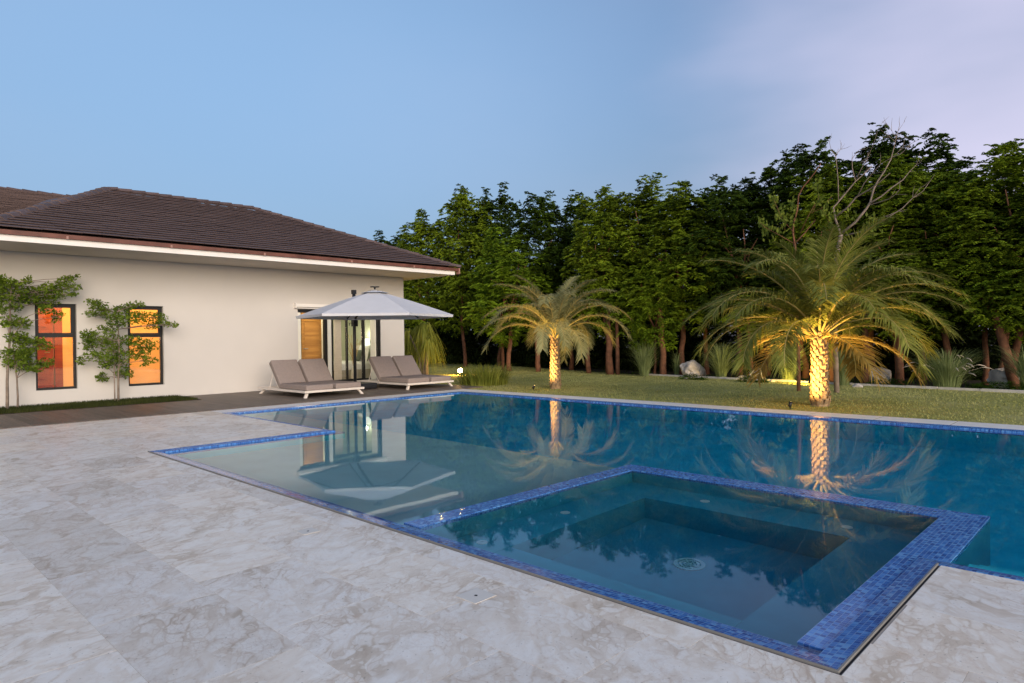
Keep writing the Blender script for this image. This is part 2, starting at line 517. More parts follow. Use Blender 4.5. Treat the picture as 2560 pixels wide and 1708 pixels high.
MT = {}
MT['stone'] = stone_mat('fossil_stone')
MT['coping'] = plain('pale_coping_stone', (0.83, 0.80, 0.77), 0.6, 0.06, 7)
MT['grout'] = plain('stone_grout', (0.40, 0.34, 0.28), 0.9)
MT['trim'] = plain('pale_trim', (0.24, 0.23, 0.215), 0.7)
MT['slot'] = plain('dark_slot', (0.02, 0.02, 0.022), 0.8)
MT['mosaic'] = mosaic_mat('blue_mosaic')
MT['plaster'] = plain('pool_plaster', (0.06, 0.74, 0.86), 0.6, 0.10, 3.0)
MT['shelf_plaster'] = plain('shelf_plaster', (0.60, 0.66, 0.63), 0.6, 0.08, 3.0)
MT['shaded_spa_plaster'] = plain('shaded_spa_plaster', (0.03, 0.34, 0.46), 0.6, 0.10, 3.0)  # darker copy of the pool plaster: shade of the enclosed spa in the colour
MT['water'] = water_mat()
MT['lid'] = plain('pale_lid', (0.74, 0.69, 0.62), 0.5, 0.03)
MT['white_fit'] = plain('white_fitting', (0.66, 0.70, 0.70), 0.4, 0.03)
MT['deck'] = wood_mat('grey_brown_decking', (0.085, 0.066, 0.052), (0.20, 0.158, 0.128), 1, 0.55)
MT['soil'] = plain('bed_soil', (0.045, 0.032, 0.022), 0.95, 0.4, 12, bump=0.6, bscale=40)
MT['lawn'] = lawn_mat('lawn_grass')
MT['blade'] = leaf_mat('grass_blade', (0.30, 0.315, 0.085), (0.52, 0.50, 0.20), 0.25, 0.9)
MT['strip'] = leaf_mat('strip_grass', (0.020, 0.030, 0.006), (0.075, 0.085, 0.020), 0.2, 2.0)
MT['wall'] = plain('cream_render', (0.60, 0.572, 0.54), 0.85, 0.035, 0.8, bump=0.08, bscale=180, spec=0.2)
MT['soffit'] = plain('soffit_paint', (0.62, 0.56, 0.48), 0.85, 0.03, 1.0, spec=0.2)
MT['fascia'] = plain('white_fascia', (0.80, 0.77, 0.73), 0.6, 0.05, 2.5)
MT['gutter'] = plain('copper_brown_gutter', (0.15, 0.058, 0.040), 0.5, 0.35, 3.0)
MT['clip'] = plain('gutter_clip', (0.36, 0.20, 0.16), 0.5)
MT['black'] = plain('black_aluminium', (0.014, 0.013, 0.013), 0.4)
MT['anthracite'] = plain('umbrella_metal', (0.016, 0.017, 0.02), 0.45)
MT['glass'] = glass_mat('window_glass')
MT['dbl'] = plain('white_joinery', (0.78, 0.76, 0.66), 0.5, 0.03)
MT['roomA'] = plain('ochre_room_paint', (0.78, 0.55, 0.28), 0.8, 0.03)
MT['roomB'] = plain('sage_room_paint', (0.52, 0.55, 0.42), 0.8, 0.04)
MT['roomfloor'] = plain('room_floor', (0.42, 0.38, 0.30), 0.4)
MT['reddoor'] = wood_mat('mahogany_door', (0.20, 0.035, 0.015), (0.36, 0.075, 0.03), 0, 0.35, 1.5)
MT['oak'] = wood_mat('oak_door', (0.30, 0.13, 0.030), (0.56, 0.29, 0.075), 0, 0.45, 1.6)
MT['curtain'] = plain('curtain_cloth', (0.62, 0.56, 0.46), 0.9, 0.05, 8)
MT['bedding'] = plain('white_bedding', (0.74, 0.74, 0.70), 0.9, 0.04)
MT['cushion_dark'] = plain('sage_cushion', (0.10, 0.12, 0.085), 0.9)
MT['twig'] = plain('dry_twig', (0.42, 0.30, 0.13), 0.8)
MT['cloth'] = plain('umbrella_canvas', (0.62, 0.62, 0.64), 0.9, 0.03, 5)
MT['cushion'] = plain('taupe_cushion', (0.285, 0.235, 0.215), 0.92, 0.06, 22, bump=0.12, bscale=500, spec=0.15)
MT['frame'] = plain('cream_metal', (0.70, 0.64, 0.58), 0.45, 0.04)
MT['bark'] = plain('red_brown_bark', (0.17, 0.075, 0.040), 0.9, 0.45, 7, bump=0.5, bscale=30)
MT['greybark'] = plain('grey_bark', (0.21, 0.165, 0.13), 0.9, 0.35, 9, bump=0.4, bscale=40)
MT['palebark'] = plain('pale_dead_wood', (0.24, 0.185, 0.15), 0.9, 0.35, 6, bump=0.3, bscale=40)
MT['palmbark'] = plain('palm_leaf_base', (0.33, 0.225, 0.125), 0.85, 0.45, 14, bump=0.5, bscale=50)
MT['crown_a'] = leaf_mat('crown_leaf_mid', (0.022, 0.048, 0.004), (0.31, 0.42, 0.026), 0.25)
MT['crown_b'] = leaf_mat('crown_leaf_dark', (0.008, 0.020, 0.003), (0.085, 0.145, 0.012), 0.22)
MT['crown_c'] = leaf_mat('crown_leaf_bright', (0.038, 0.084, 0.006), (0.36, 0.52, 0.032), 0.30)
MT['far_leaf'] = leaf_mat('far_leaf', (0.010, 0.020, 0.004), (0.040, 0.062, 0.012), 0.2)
MT['frond'] = leaf_mat('palm_frond_leaf', (0.12, 0.14, 0.022), (0.32, 0.33, 0.07), 0.35, 2.0)
MT['frond_pale'] = leaf_mat('pale_palm_frond_leaf', (0.19, 0.185, 0.065), (0.43, 0.41, 0.19), 0.35, 2.0)
MT['frond_gold'] = leaf_mat('golden_frond_leaf', (0.20, 0.13, 0.03), (0.42, 0.29, 0.07), 0.35, 2.0)
MT['rachis'] = plain('palm_rachis', (0.34, 0.27, 0.09), 0.6, 0.15)
MT['shrub_leaf'] = leaf_mat('young_tree_leaf', (0.05, 0.095, 0.009), (0.24, 0.34, 0.035), 0.38, 3.0)
MT['bright_leaf'] = leaf_mat('yellow_green_leaf', (0.09, 0.13, 0.015), (0.24, 0.29, 0.045), 0.4, 3.0)
MT['fountain'] = leaf_mat('fountain_grass_blade', (0.12, 0.165, 0.055), (0.35, 0.41, 0.17), 0.25, 2.0)
MT['strap'] = leaf_mat('strap_leaf', (0.11, 0.14, 0.018), (0.36, 0.38, 0.07), 0.3, 3.0)
MT['plume'] = plain('grass_plume', (0.55, 0.47, 0.38), 0.9)
MT['cover'] = leaf_mat('ground_cover_leaf', (0.018, 0.05, 0.005), (0.085, 0.16, 0.018), 0.2, 5.0)
MT['rock'] = plain('limestone', (0.56, 0.50, 0.44), 0.9, 0.32, 5, bump=1.0, bscale=14)
MT['kerb'] = plain('white_kerb_stone', (0.62, 0.58, 0.52), 0.85, 0.15, 8, bump=0.3)
MT['rooftile'] = wood_mat('brown_roof_tile', (0.062, 0.040, 0.038), (0.125, 0.086, 0.082), 0, 0.6, 2.2)
MT['roofcap'] = wood_mat('brown_ridge_tile', (0.075, 0.050, 0.046), (0.15, 0.105, 0.098), 0, 0.6, 3.0)
MT['lens'] = emit_mat('warm_lamp_lens', (1.0, 0.72, 0.30), 60)
MT['lens_small'] = emit_mat('uplight_lens', (1.0, 0.66, 0.22), 12)
MT['shade'] = emit_mat('lamp_glow', (0.95, 1.0, 0.80), 0.9)


# ------------------------------------------------------------------ mesh builders
class MB:
    def __init__(self):
        self.v, self.f, self.m = [], [], []

    def add(self, vs_, fs_, mi=0):
        o = len(self.v)
        self.v.extend([tuple(p) for p in vs_])
        self.f.extend([tuple(i + o for i in f) for f in fs_])
        self.m.extend([mi] * len(fs_))
        return self

    def box(self, x0, y0, z0, x1, y1, z1, mi=0):
        vs_ = [(x0, y0, z0), (x1, y0, z0), (x1, y1, z0), (x0, y1, z0), (x0, y0, z1), (x1, y0, z1), (x1, y1, z1), (x0, y1, z1)]
        return self.add(vs_, [(3, 2, 1, 0), (4, 5, 6, 7), (0, 1, 5, 4), (1, 2, 6, 5), (2, 3, 7, 6), (3, 0, 4, 7)], mi)

    def slab(self, x0, y0, x1, y1, z0, z1, c=0.003):
        vs_ = [(x0, y0, z0), (x1, y0, z0), (x1, y1, z0), (x0, y1, z0),
               (x0, y0, z1 - c), (x1, y0, z1 - c), (x1, y1, z1 - c), (x0, y1, z1 - c),
               (x0 + c, y0 + c, z1), (x1 - c, y0 + c, z1), (x1 - c, y1 - c, z1), (x0 + c, y1 - c, z1)]
        return self.add(vs_, [(0, 1, 5, 4), (1, 2, 6, 5), (2, 3, 7, 6), (3, 0, 4, 7), (4, 5, 9, 8), (5, 6, 10, 9), (6, 7, 11, 10), (7, 4, 8, 11), (8, 9, 10, 11)])

    def tube(self, pts, rad, n=8, mi=0, cap=True):
        pts = [Vector(p) for p in pts]
        k = len(pts)
        if not hasattr(rad, '__len__'):
            rad = [rad] * k
        o = len(self.v)
        prev = None
        for i, p in enumerate(pts):
            t = (pts[min(i + 1, k - 1)] - pts[max(i - 1, 0)])
            if t.length < 1e-9:
                t = Vector((0, 0, 1))
            t.normalize()
            if prev is None:
                a = Vector((0, 0, 1)) if abs(t.z) < 0.9 else Vector((1, 0, 0))
                u = t.cross(a).normalized()
            else:
                u = (prev - t * prev.dot(t))
                if u.length < 1e-6:
                    u = t.orthogonal()
                u.normalize()
            prev = u
            w = t.cross(u)
            for j in range(n):
                an = 2 * math.pi * j / n
                q = p + (u * math.cos(an) + w * math.sin(an)) * rad[i]
                self.v.append(tuple(q))
        for i in range(k - 1):
            for j in range(n):
                self.f.append((o + i * n + j, o + i * n + (j + 1) % n, o + (i + 1) * n + (j + 1) % n, o + (i + 1) * n + j))
                self.m.append(mi)
        if cap:
            self.f.append(tuple(o + j for j in reversed(range(n)))); self.m.append(mi)
            self.f.append(tuple(o + (k - 1) * n + j for j in range(n))); self.m.append(mi)
        return self

    def build(self, name, mats, parent=None, smooth=False, loc=None):
        me = bpy.data.meshes.new(name)
        me.from_pydata(self.v, [], self.f)
        if not isinstance(mats, (list, tuple)):
            mats = [mats]
        for mm in mats:
            me.materials.append(mm)
        if len(mats) > 1:
            me.polygons.foreach_set('material_index', self.m)
        if smooth:
            me.polygons.foreach_set('use_smooth', [True] * len(me.polygons))
        me.update()
        return link(name, me, parent, loc)


def link(name, me, parent=None, loc=None):
    o = bpy.data.objects.new(name, me)
    COL.objects.link(o)
    if parent is not None:
        o.parent = parent
    if loc is not None:
        o.location = loc
    return o


def np_mesh(name, V, F, mat, smooth=False):
    V = np.asarray(V, np.float32).reshape(-1, 3)
    F = np.asarray(F, np.int32)
    me = bpy.data.meshes.new(name)
    me.vertices.add(len(V)); me.vertices.foreach_set('co', V.ravel())
    k = F.shape[1]
    me.loops.add(F.size); me.loops.foreach_set('vertex_index', F.ravel())
    me.polygons.add(len(F))
    me.polygons.foreach_set('loop_start', np.arange(0, F.size, k, dtype=np.int32))
    me.update(calc_edges=True)
    me.materials.append(mat)
    if smooth:
        me.polygons.foreach_set('use_smooth', [True] * len(F))
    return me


def empty(name, loc, label=None, cat=None, group=None, kind=None, rz=0.0):
    o = bpy.data.objects.new(name, None)
    o.empty_display_size = 0.2
    COL.objects.link(o)
    o.location = loc
    o.rotation_euler.z = rz
    return tag(o, label, cat, group, kind)


def tag(o, label=None, cat=None, group=None, kind=None):
    if label: o['label'] = label
    if cat: o['category'] = cat
    if group: o['group'] = group
    if kind: o['kind'] = kind
    return o


def structure(name, mb, mats, smooth=False):
    return tag(mb.build(name, mats, smooth=smooth), kind='structure')


def copy_tree(o, parent=None):
    c = o.copy()
    COL.objects.link(c)
    if parent is not None:
        c.parent = parent
    for ch in list(o.children):
        copy_tree(ch, c)
    return c


def lamp(name, kind, loc, energy, col, parent=None, aim=None, size=0.05, spot=60, blend=0.6):
    d = bpy.data.lights.new(name, kind)
    d.energy = energy
    d.color = col
    if kind in ('POINT', 'SPOT'):
        d.shadow_soft_size = size
    if kind == 'SPOT':
        d.spot_size = R(spot)
        d.spot_blend = blend
    o = bpy.data.objects.new(name, d)
    COL.objects.link(o)
    o.location = loc
    if aim is not None:
        o.rotation_euler = (Vector(loc) - Vector(aim)).to_track_quat('Z', 'Y').to_euler()
    if parent is not None:
        o.parent = parent
    return o


def norm(a):
    return a / np.maximum(np.linalg.norm(a, axis=-1, keepdims=True), 1e-9)


# ------------------------------------------------------------------ key dimensions (metres)
ZW = -0.030                      # water level
XN, YA, YE, XD, YB, XF, XG, YRIGHT = 2.487, 8.0, 0.82, 4.657, 11.30, 10.02, 3.987, -9.0
POOL = [(XN, YA), (XN, YE), (XG, YE), (XG, YRIGHT), (XF, YRIGHT), (XF, YB), (XD, YB), (XD, YA)]   # counter-clockwise
WALL_Y = 15.4
EAVE_Y, EAVE_Z = 13.79, 2.933
HOUSE_X1 = 11.53


def inset(poly, d):
    out = []
    n = len(poly)
    for i in range(n):
        p0, p1, p2 = Vector(poly[i - 1]), Vector(poly[i]), Vector(poly[(i + 1) % n])
        e1, e2 = (p1 - p0).normalized(), (p2 - p1).normalized()
        n1, n2 = Vector((-e1.y, e1.x)), Vector((-e2.y, e2.x))
        q = p1 + n1 * d + n2 * d
        out.append((q.x, q.y))
    return out


# ------------------------------------------------------------------ ground
g = MB()
ZG = -0.06
g.add([(-900, -900, ZG), (900, -900, ZG), (900, -9.5, ZG), (-900, -9.5, ZG)], [(0, 1, 2, 3)])
g.add([(-900, 11.9, ZG), (900, 11.9, ZG), (900, 900, ZG), (-900, 900, ZG)], [(0, 1, 2, 3)])
g.add([(-900, -9.5, ZG), (2.3, -9.5, ZG), (2.3, 11.9, ZG), (-900, 11.9, ZG)], [(0, 1, 2, 3)])
g.add([(10.4, -9.5, ZG), (900, -9.5, ZG), (900, 11.9, ZG), (10.4, 11.9, ZG)], [(0, 1, 2, 3)])
structure('ground', g, MT['soil'])

# stone terrace: mortar bed with separate slabs on top
g = MB()
for (x0, y0, x1, y1) in [(-7, -9.5, XN - 0.02, 11.79), (XN - 0.02, YA + 0.02, XD - 0.02, 11.79), (XD - 0.02, YB + 0.02, XF + 0.02, 11.79),
                         (XF + 0.02, YRIGHT, 10.54, 11.79), (XN - 0.02, -9.5, XG - 0.02, YE - 0.02)]:
    g.box(x0, y0, -0.12, x1, y1, -0.0012)
terrace = structure('stone_terrace', g, MT['grout'])
regions = [(-1.9, -0.9, XN - 0.022, 11.79), (XN - 0.022, YA + 0.012, XD - 0.012, 11.79), (XN - 0.022, -0.9, XG - 0.012, YE - 0.022)]
CW, CL, GAP = 0.503, 0.815, 0.0012
cols = range(-5, 10)
npv = 0
for ci in cols:
    x0 = 1.287 + (ci - 2) * CW
    x1 = x0 + CW
    oy = [0.0, 0.31, 0.52, 0.17][ci % 4]
    for rj in range(-3, 18):
        y0 = 0.48 - 0.815 + rj * CL + oy
        y1 = y0 + CL
        for (rx0, ry0, rx1, ry1) in regions:
            ax0, ax1, ay0, ay1 = max(x0, rx0), min(x1, rx1), max(y0, ry0), min(y1, ry1)
            if ax1 - ax0 < 0.03 or ay1 - ay0 < 0.03:
                continue
            c = ((ax0 + ax1) / 2, (ay0 + ay1) / 2)
            hx, hy = (ax1 - ax0) / 2 - GAP / 2, (ay1 - ay0) / 2 - GAP / 2
            dz = random.uniform(-0.00005, 0.00005)
            MB().slab(-hx, -hy, hx, hy, -0.02, 0, 0.0003).build('paver', MT['stone'], terrace, loc=(c[0], c[1], dz))
            npv += 1
# pale coping slabs along the far sides of the pool
y = -8.9
while y < YB - 0.1:
    y1 = min(y + 0.9, YB)
    MB().slab(XF + 0.003, y + 0.002, 10.53, y1 - 0.002, -0.03, 0.0, 0.006).build('coping_slab', MT['coping'], terrace)
    y = y1
MB().slab(XF + 0.003, YB + 0.003, 10.53, 11.785, -0.03, 0.0, 0.006).build('coping_slab', MT['coping'], terrace)
x = XD - 0.01
while x < XF - 0.05:
    x1 = min(x + 0.9, XF)
    MB().slab(x + 0.002, YB + 0.003, x1 - 0.002, 11.785, -0.03, 0.0, 0.006).build('coping_slab', MT['coping'], terrace)
    x = x1

# ------------------------------------------------------------------ pool
P0, P1, P3 = POOL, inset(POOL, 0.10), inset(POOL, 0.19)
ring = MB()
def rings(pa, za, pb, zb):
    n = len(pa)
    o = len(ring.v)
    for (x_, y_) in pa: ring.v.append((x_, y_, za))
    for (x_, y_) in pb: ring.v.append((x_, y_, zb))
    for i in range(n):
        j = (i + 1) % n
        ring.f.append((o + i, o + j, o + n + j, o + n + i)); ring.m.append(0)
rings(P0, -0.14, P0, 0.001)
rings(P0, 0.001, P1, -0.012)
rings(P1, -0.012, P1, -0.058)
rings(P1, -0.058, P3, -0.064)
rings(P3, -0.064, P3, -0.16)
basin = structure('pool_basin', MB(), MT['plaster'])
bw = MB()
n_ = len(P3)
for i in range(n_):
    a, b_ = P3[i], P3[(i + 1) % n_]
    bw.add([(a[0], a[1], -1.75), (b_[0], b_[1], -1.75), (b_[0], b_[1], -0.16), (a[0], a[1], -0.16)], [(0, 1, 2, 3)])
bw.add([(2.3, -9.4, -1.6), (10.3, -9.4, -1.6), (10.3, 11.6, -1.6), (2.3, 11.6, -1.6)], [(0, 1, 2, 3)])
bw.build('basin_shell', MT['plaster'], basin)
ring.build('mosaic_edge', MT['mosaic'], basin)
# sun shelf and entry steps
sh = MB()
sh.box(2.679, 3.63, -1.62, 5.6, 7.808, -0.56)
sh.box(4.849, 7.81, -1.62, 5.6, 11.108, -0.56)
sh.build('sun_shelf', MT['shelf_plaster'], basin)
stp = MB()
for k in range(3):
    stp.box(4.179 + 0.30 * k, -3.0, -1.62, 4.477 + 0.30 * k, 0.76, -0.30 - 0.27 * k)
stp.build('entry_step', MT['plaster'], basin)
# spa: rim just under the water film, bench and well
RT = ZW + 0.005
sp_ = MB()
RIM = [(2.679, 3.444, 5.345, 3.612), (5.128, 1.034, 5.345, 3.442), (3.99, 0.79, 5.345, 1.032), (2.679, 0.9215, 3.988, 1.032)]
for (x0, y0, x1, y1) in RIM:
    sp_.box(x0, y0, -0.11, x1, y1, RT)
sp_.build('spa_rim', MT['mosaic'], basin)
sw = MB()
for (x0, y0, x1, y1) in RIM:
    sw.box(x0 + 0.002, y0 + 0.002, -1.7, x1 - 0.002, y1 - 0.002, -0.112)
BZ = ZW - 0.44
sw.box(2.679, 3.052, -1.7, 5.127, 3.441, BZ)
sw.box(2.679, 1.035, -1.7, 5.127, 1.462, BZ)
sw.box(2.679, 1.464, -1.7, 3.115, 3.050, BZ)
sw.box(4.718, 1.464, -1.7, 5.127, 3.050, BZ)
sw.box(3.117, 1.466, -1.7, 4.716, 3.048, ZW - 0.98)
sw.build('spa_bench', MT['shaded_spa_plaster'], basin)

wat = MB()
PW = inset(POOL, 0.03)
# two convex-ish blocks are avoided: one prism with polygon caps
o_ = len(PW)
wat.add([(x_, y_, ZW) for x_, y_ in PW] + [(x_, y_, -1.9) for x_, y_ in PW],
        [tuple(range(o_)), tuple(reversed(range(o_, 2 * o_)))] + [(i, i + o_, (i + 1) % o_ + o_, (i + 1) % o_) for i in range(o_)])
pool_water = structure('pool_water', wat, MT['water'])

# slot and trim between the pool edge and the terrace
tr = MB()
W_T = 0.009
tr.box(XN - W_T, YE - W_T, -0.03, XN - 0.001, YA, 0.006)
tr.box(XN - 0.001, YE - W_T, -0.03, XG - 0.001, YE - 0.001, 0.006)
tr.build('edge_trim', MT['trim'], basin)
sl = MB()
sl.box(XN - 0.0215, YE - 0.0215, -0.03, XN - W_T, YA, -0.005)
sl.box(XN - W_T, YE - 0.0215, -0.03, XG - 0.012, YE - W_T, -0.005)
sl.build('drain_slot', MT['slot'], basin)


def disc(mb, c, r, z0, z1, n=28, hole=0.0):
    o = len(mb.v)
    for z in (z0, z1):
        for j in range(n):
            a = 2 * math.pi * j / n
            mb.v.append((c[0] + r * math.cos(a), c[1] + r * math.sin(a), z))
    if hole:
        for z in (z0, z1):
            for j in range(n):
                a = 2 * math.pi * j / n
                mb.v.append((c[0] + hole * math.cos(a), c[1] + hole * math.sin(a), z))
    for j in range(n):
        k = (j + 1) % n
        mb.f.append((o + j, o + k, o + n + k, o + n + j)); mb.m.append(0)
        if hole:
            mb.f.append((o + n + j, o + n + k, o + 3 * n + k, o + 3 * n + j)); mb.m.append(0)
            mb.f.append((o + 2 * n + k, o + 2 * n + j, o + 3 * n + j, o + 3 * n + k)); mb.m.append(0)
    if not hole:
        mb.f.append(tuple(o + n + j for j in range(n))); mb.m.append(0)


zf = ZW - 0.98
dr = empty('floor_drain', (4.08, 2.29, zf), 'round white slotted drain on the spa floor', 'drain')
d1 = MB()
for r_, h_ in ((0.105, 0.078), (0.068, 0.052), (0.042, 0.028)):
    disc(d1, (0, 0), r_, 0.004, 0.016, 32, h_)
disc(d1, (0, 0), 0.02, 0.004, 0.016)
for k in range(8):
    a = k * math.pi / 4
    ca, sa = math.cos(a), math.sin(a)
    w = 0.004
    d1.add([(0.018 * ca - w * sa, 0.018 * sa + w * ca, 0.013), (0.018 * ca + w * sa, 0.018 * sa - w * ca, 0.013),
            (0.10 * ca + w * sa, 0.10 * sa - w * ca, 0.013), (0.10 * ca - w * sa, 0.10 * sa + w * ca, 0.013)], [(0, 1, 2, 3)])
d1.build('drain_grille', MT['white_fit'], dr)
d2 = MB(); disc(d2, (0, 0), 0.1, 0.0005, 0.004); d2.build('drain_body', MT['shaded_spa_plaster'], dr)
jets = [((3.05, 3.25, BZ), 'small white fitting on the left spa bench near the terrace'),
        ((3.95, 3.27, BZ), 'small white fitting on the left spa bench near the far corner'),
        ((4.93, 2.62, BZ), 'small white fitting on the far spa bench below the small palm reflection'),
        ((4.93, 1.55, BZ), 'small white fitting on the far spa bench towards the right end'),
        ((4.4, 6.2, -0.56), 'white fitting on the shallow pool shelf, under the reflected umbrella')]
for (p_, lb) in jets:
    j_ = MB(); disc(j_, (0, 0), 0.038, 0.0005, 0.012, 20, 0.014); disc(j_, (0, 0), 0.0135, 0.0005, 0.006, 14)
    tag(j_.build('water_inlet', MT['white_fit'], loc=p_), lb, 'pool fitting', 'white pool fittings')
# white skimmer lids let into the terrace
for (u_, v_, s_, lb) in [(770, 1329, 0.055, 'small white square lid in the terrace, the farther of two'),
                         (1190, 1490.5, 0.068, 'white square lid with a centre hole in the terrace, nearer the spa')]:
    p_ = on_z(u_, v_, 0)
    e_ = empty('skimmer_lid', (p_.x, p_.y, 0.0012), lb, 'pool lid', 'white lids set in the terrace')
    MB().slab(-s_, -s_, s_, s_, 0, 0.0018, 0.0008).build('lid_plate', MT['lid'], e_)
    hb = MB(); disc(hb, (0, 0), 0.008, 0.002, 0.0026, 12); hb.build('finger_hole', MT['slot'], e_)

# ------------------------------------------------------------------ timber deck
g = MB()
DX1 = 11.2
g.box(-4, 11.80, -0.10, DX1, 15.45, -0.012)
deck = structure('wooden_deck', g, MT['slot'])
x = -1.5
while x < DX1 - 0.02:
    x1 = min(x + 0.145, DX1)
    MB().slab(0.003, 11.805, x1 - x - 0.003, (14.1 if x < 5.35 else WALL_Y - 0.004), -0.011, 0.012 + random.uniform(-0.001, 0.001), 0.003).build('deck_plank', MT['deck'], deck, loc=(x, 0, 0))
    x = x1


# blades: arcs of grass, vectorised
def blade_mesh(name, base, height, lean, width, mat, seg=2, droop=0.5):
    """base (n,3); height (n,); lean (n,3) horizontal vector of tip; width (n,)"""
    n = len(base)
    side = norm(np.cross(lean + 1e-6, np.array([0, 0, 1.0])))
    tw = rng.uniform(-1, 1, (n, 1))
    side = norm(side + norm(lean + 1e-6) * tw * 0.8)
    Vs = []
    for i in range(seg + 1):
        t = i / seg
        p = base + lean * (t ** 1.6) + np.array([0, 0, 1.0]) * (height * (t - droop * t * t))[:, None]
        w = (width * (1 - t) ** 0.7)[:, None] if i < seg else (width * 0.04)[:, None]
        Vs += [p - side * w * 0.5, p + side * w * 0.5]
    V = np.stack(Vs, 1).reshape(-1, 3)
    k = 2 * (seg + 1)
    idx = np.arange(n)[:, None] * k
    F = np.concatenate([idx + np.array([[2 * i, 2 * i + 1, 2 * i + 3, 2 * i + 2]]) for i in range(seg)], 0)
    return np_mesh(name, V, F, mat)


def scatter(n, x0, y0, x1, y1, z):
    return np.stack([rng.uniform(x0, x1, n), rng.uniform(y0, y1, n), np.full(n, z)], 1)


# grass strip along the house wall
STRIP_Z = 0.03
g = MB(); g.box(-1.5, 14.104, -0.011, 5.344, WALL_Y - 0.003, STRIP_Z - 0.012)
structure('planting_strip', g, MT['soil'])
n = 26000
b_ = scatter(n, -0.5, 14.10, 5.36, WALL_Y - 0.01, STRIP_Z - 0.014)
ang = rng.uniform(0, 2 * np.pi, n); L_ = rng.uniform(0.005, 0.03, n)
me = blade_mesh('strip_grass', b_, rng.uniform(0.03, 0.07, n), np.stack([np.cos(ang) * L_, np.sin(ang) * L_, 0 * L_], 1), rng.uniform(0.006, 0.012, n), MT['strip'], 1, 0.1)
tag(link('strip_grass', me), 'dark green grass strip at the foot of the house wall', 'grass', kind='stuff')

# lawn
KL, KR = on_z(1656, 939.5, 0.0), on_z(2562, 982.5, 0.0)          # white kerb line, left and right ends
def kerb_x(y):
    t = (y - KR.y) / (KL.y - KR.y)
    return KR.x + (KL.x - KR.x) * t
g = MB()
ys = [-9, -4, 0, 4, 8, 11, 14, 17, 20, 24, 30]
vv, ff = [], []
for i, yy in enumerate(ys):
    vv += [(10.53 if yy < 11.7 else 11.22, yy, -0.012), (kerb_x(yy) if yy < 12 else kerb_x(12) + (yy - 12) * 0.35, yy, -0.012)]
for i in range(len(ys) - 1):
    ff.append((2 * i, 2 * i + 1, 2 * i + 3, 2 * i + 2))
g.add(vv, ff)
structure('lawn', g, MT['lawn'])
n = 120000
b_ = scatter(n, 10.55, -3.0, 20.0, 22.0, -0.013)
kx = np.where(b_[:, 1] < 12, KR.x + (KL.x - KR.x) * (b_[:, 1] - KR.y) / (KL.y - KR.y), kerb_x(12) + (b_[:, 1] - 12) * 0.35)
ok = (b_[:, 0] < kx - 0.02) & ~((b_[:, 1] > 11.75) & (b_[:, 0] < 11.24)) & ~((b_[:, 1] > 15.2) & (b_[:, 0] < 11.6))
b_ = b_[ok]; n = len(b_)
ang = rng.uniform(0, 2 * np.pi, n); L_ = rng.uniform(0.004, 0.03, n)
me = blade_mesh('lawn_grass', b_, rng.uniform(0.014, 0.030, n), np.stack([np.cos(ang) * L_, np.sin(ang) * L_, 0 * L_], 1), rng.uniform(0.010, 0.020, n), MT['blade'], 1, 0.1)
tag(link('lawn_grass', me), 'short mown green lawn between the pool and the planting bed', 'grass', kind='stuff')

# kerb
kerb = tag(empty('bed_kerb', (0, 0, 0)), kind='structure')
dirk = (KL - KR).normalized()
nk = Vector((-dirk.y, dirk.x, 0))
tot = (KL - KR).length
s0 = -2.6
while s0 < tot:
    s1 = s0 + random.uniform(0.55, 0.8)
    wv = random.uniform(0.07, 0.13)
    wob = random.uniform(-0.03, 0.03)
    a, b2 = KR + dirk * (s0 + 0.006) + nk * wob * -1, KR + dirk * (s1 - 0.006) + nk * wob * -1
    h_ = random.uniform(0.03, 0.045)
    kx_ = MB()
    q = [a, b2, b2 - nk * wv, a - nk * wv]
    kx_.add([(p.x, p.y, -0.06) for p in q] + [(p.x, p.y, h_ - 0.01) for p in q] + [((p.x * 0.9 + (a.x + b2.x) * 0.05), p.y * 0.96 + (a.y + b2.y) * 0.02, h_) for p in q],
            [(0, 1, 5, 4), (1, 2, 6, 5), (2, 3, 7, 6), (3, 0, 4, 7), (4, 5, 9, 8), (5, 6, 10, 9), (6, 7, 11, 10), (7, 4, 8, 11), (8, 9, 10, 11)])
    kx_.build('kerb_stone', MT['kerb'], kerb)
    s0 = s1

# ------------------------------------------------------------------ house
house = empty('villa', (HOUSE_X1, WALL_Y, 0), 'single storey cream villa with brown tiled hip roof beside the pool', 'house')
HX0 = -6.0
HI = Matrix.Translation(-Vector(house.location))


def part(mb, name, mats, parent=None, smooth=False):
    """children keep world coordinates: shift the mesh into the parent's space"""
    par = parent or house
    base = Vector((0, 0, 0))
    p = par
    while p is not None:
        base += Vector(p.location)
        p = p.parent
    mb.v = [(v[0] - base.x, v[1] - base.y, v[2] - base.z) for v in mb.v]
    return mb.build(name, mats, par, smooth)


WT = 0.22                                       # wall thickness
W1 = (2.834, 3.52, 0.307, 1.985)
W2 = (4.432, 5.128, 0.290, 1.978)
DR = (8.262, 10.735, 0.045, 1.985)
SOF = 2.945
wall = MB()
y0, y1 = WALL_Y, WALL_Y + WT
edges = [HX0, W1[0], W1[1], W2[0], W2[1], DR[0], DR[1], HOUSE_X1]
for i in range(0, len(edges) - 1):
    xa, xb = edges[i], edges[i + 1]
    op = {1: W1, 3: W2, 5: DR}.get(i)
    if op is None:
        wall.box(xa, y0, -0.1, xb, y1, SOF)
    else:
        wall.box(xa, y0, -0.1, xb, y1, op[2])
        wall.box(xa, y0, op[3], xb, y1, SOF)
wall.box(HOUSE_X1 - WT, y1, -0.1, HOUSE_X1, 21.5, SOF)
part(wall, 'wall', MT['wall'])

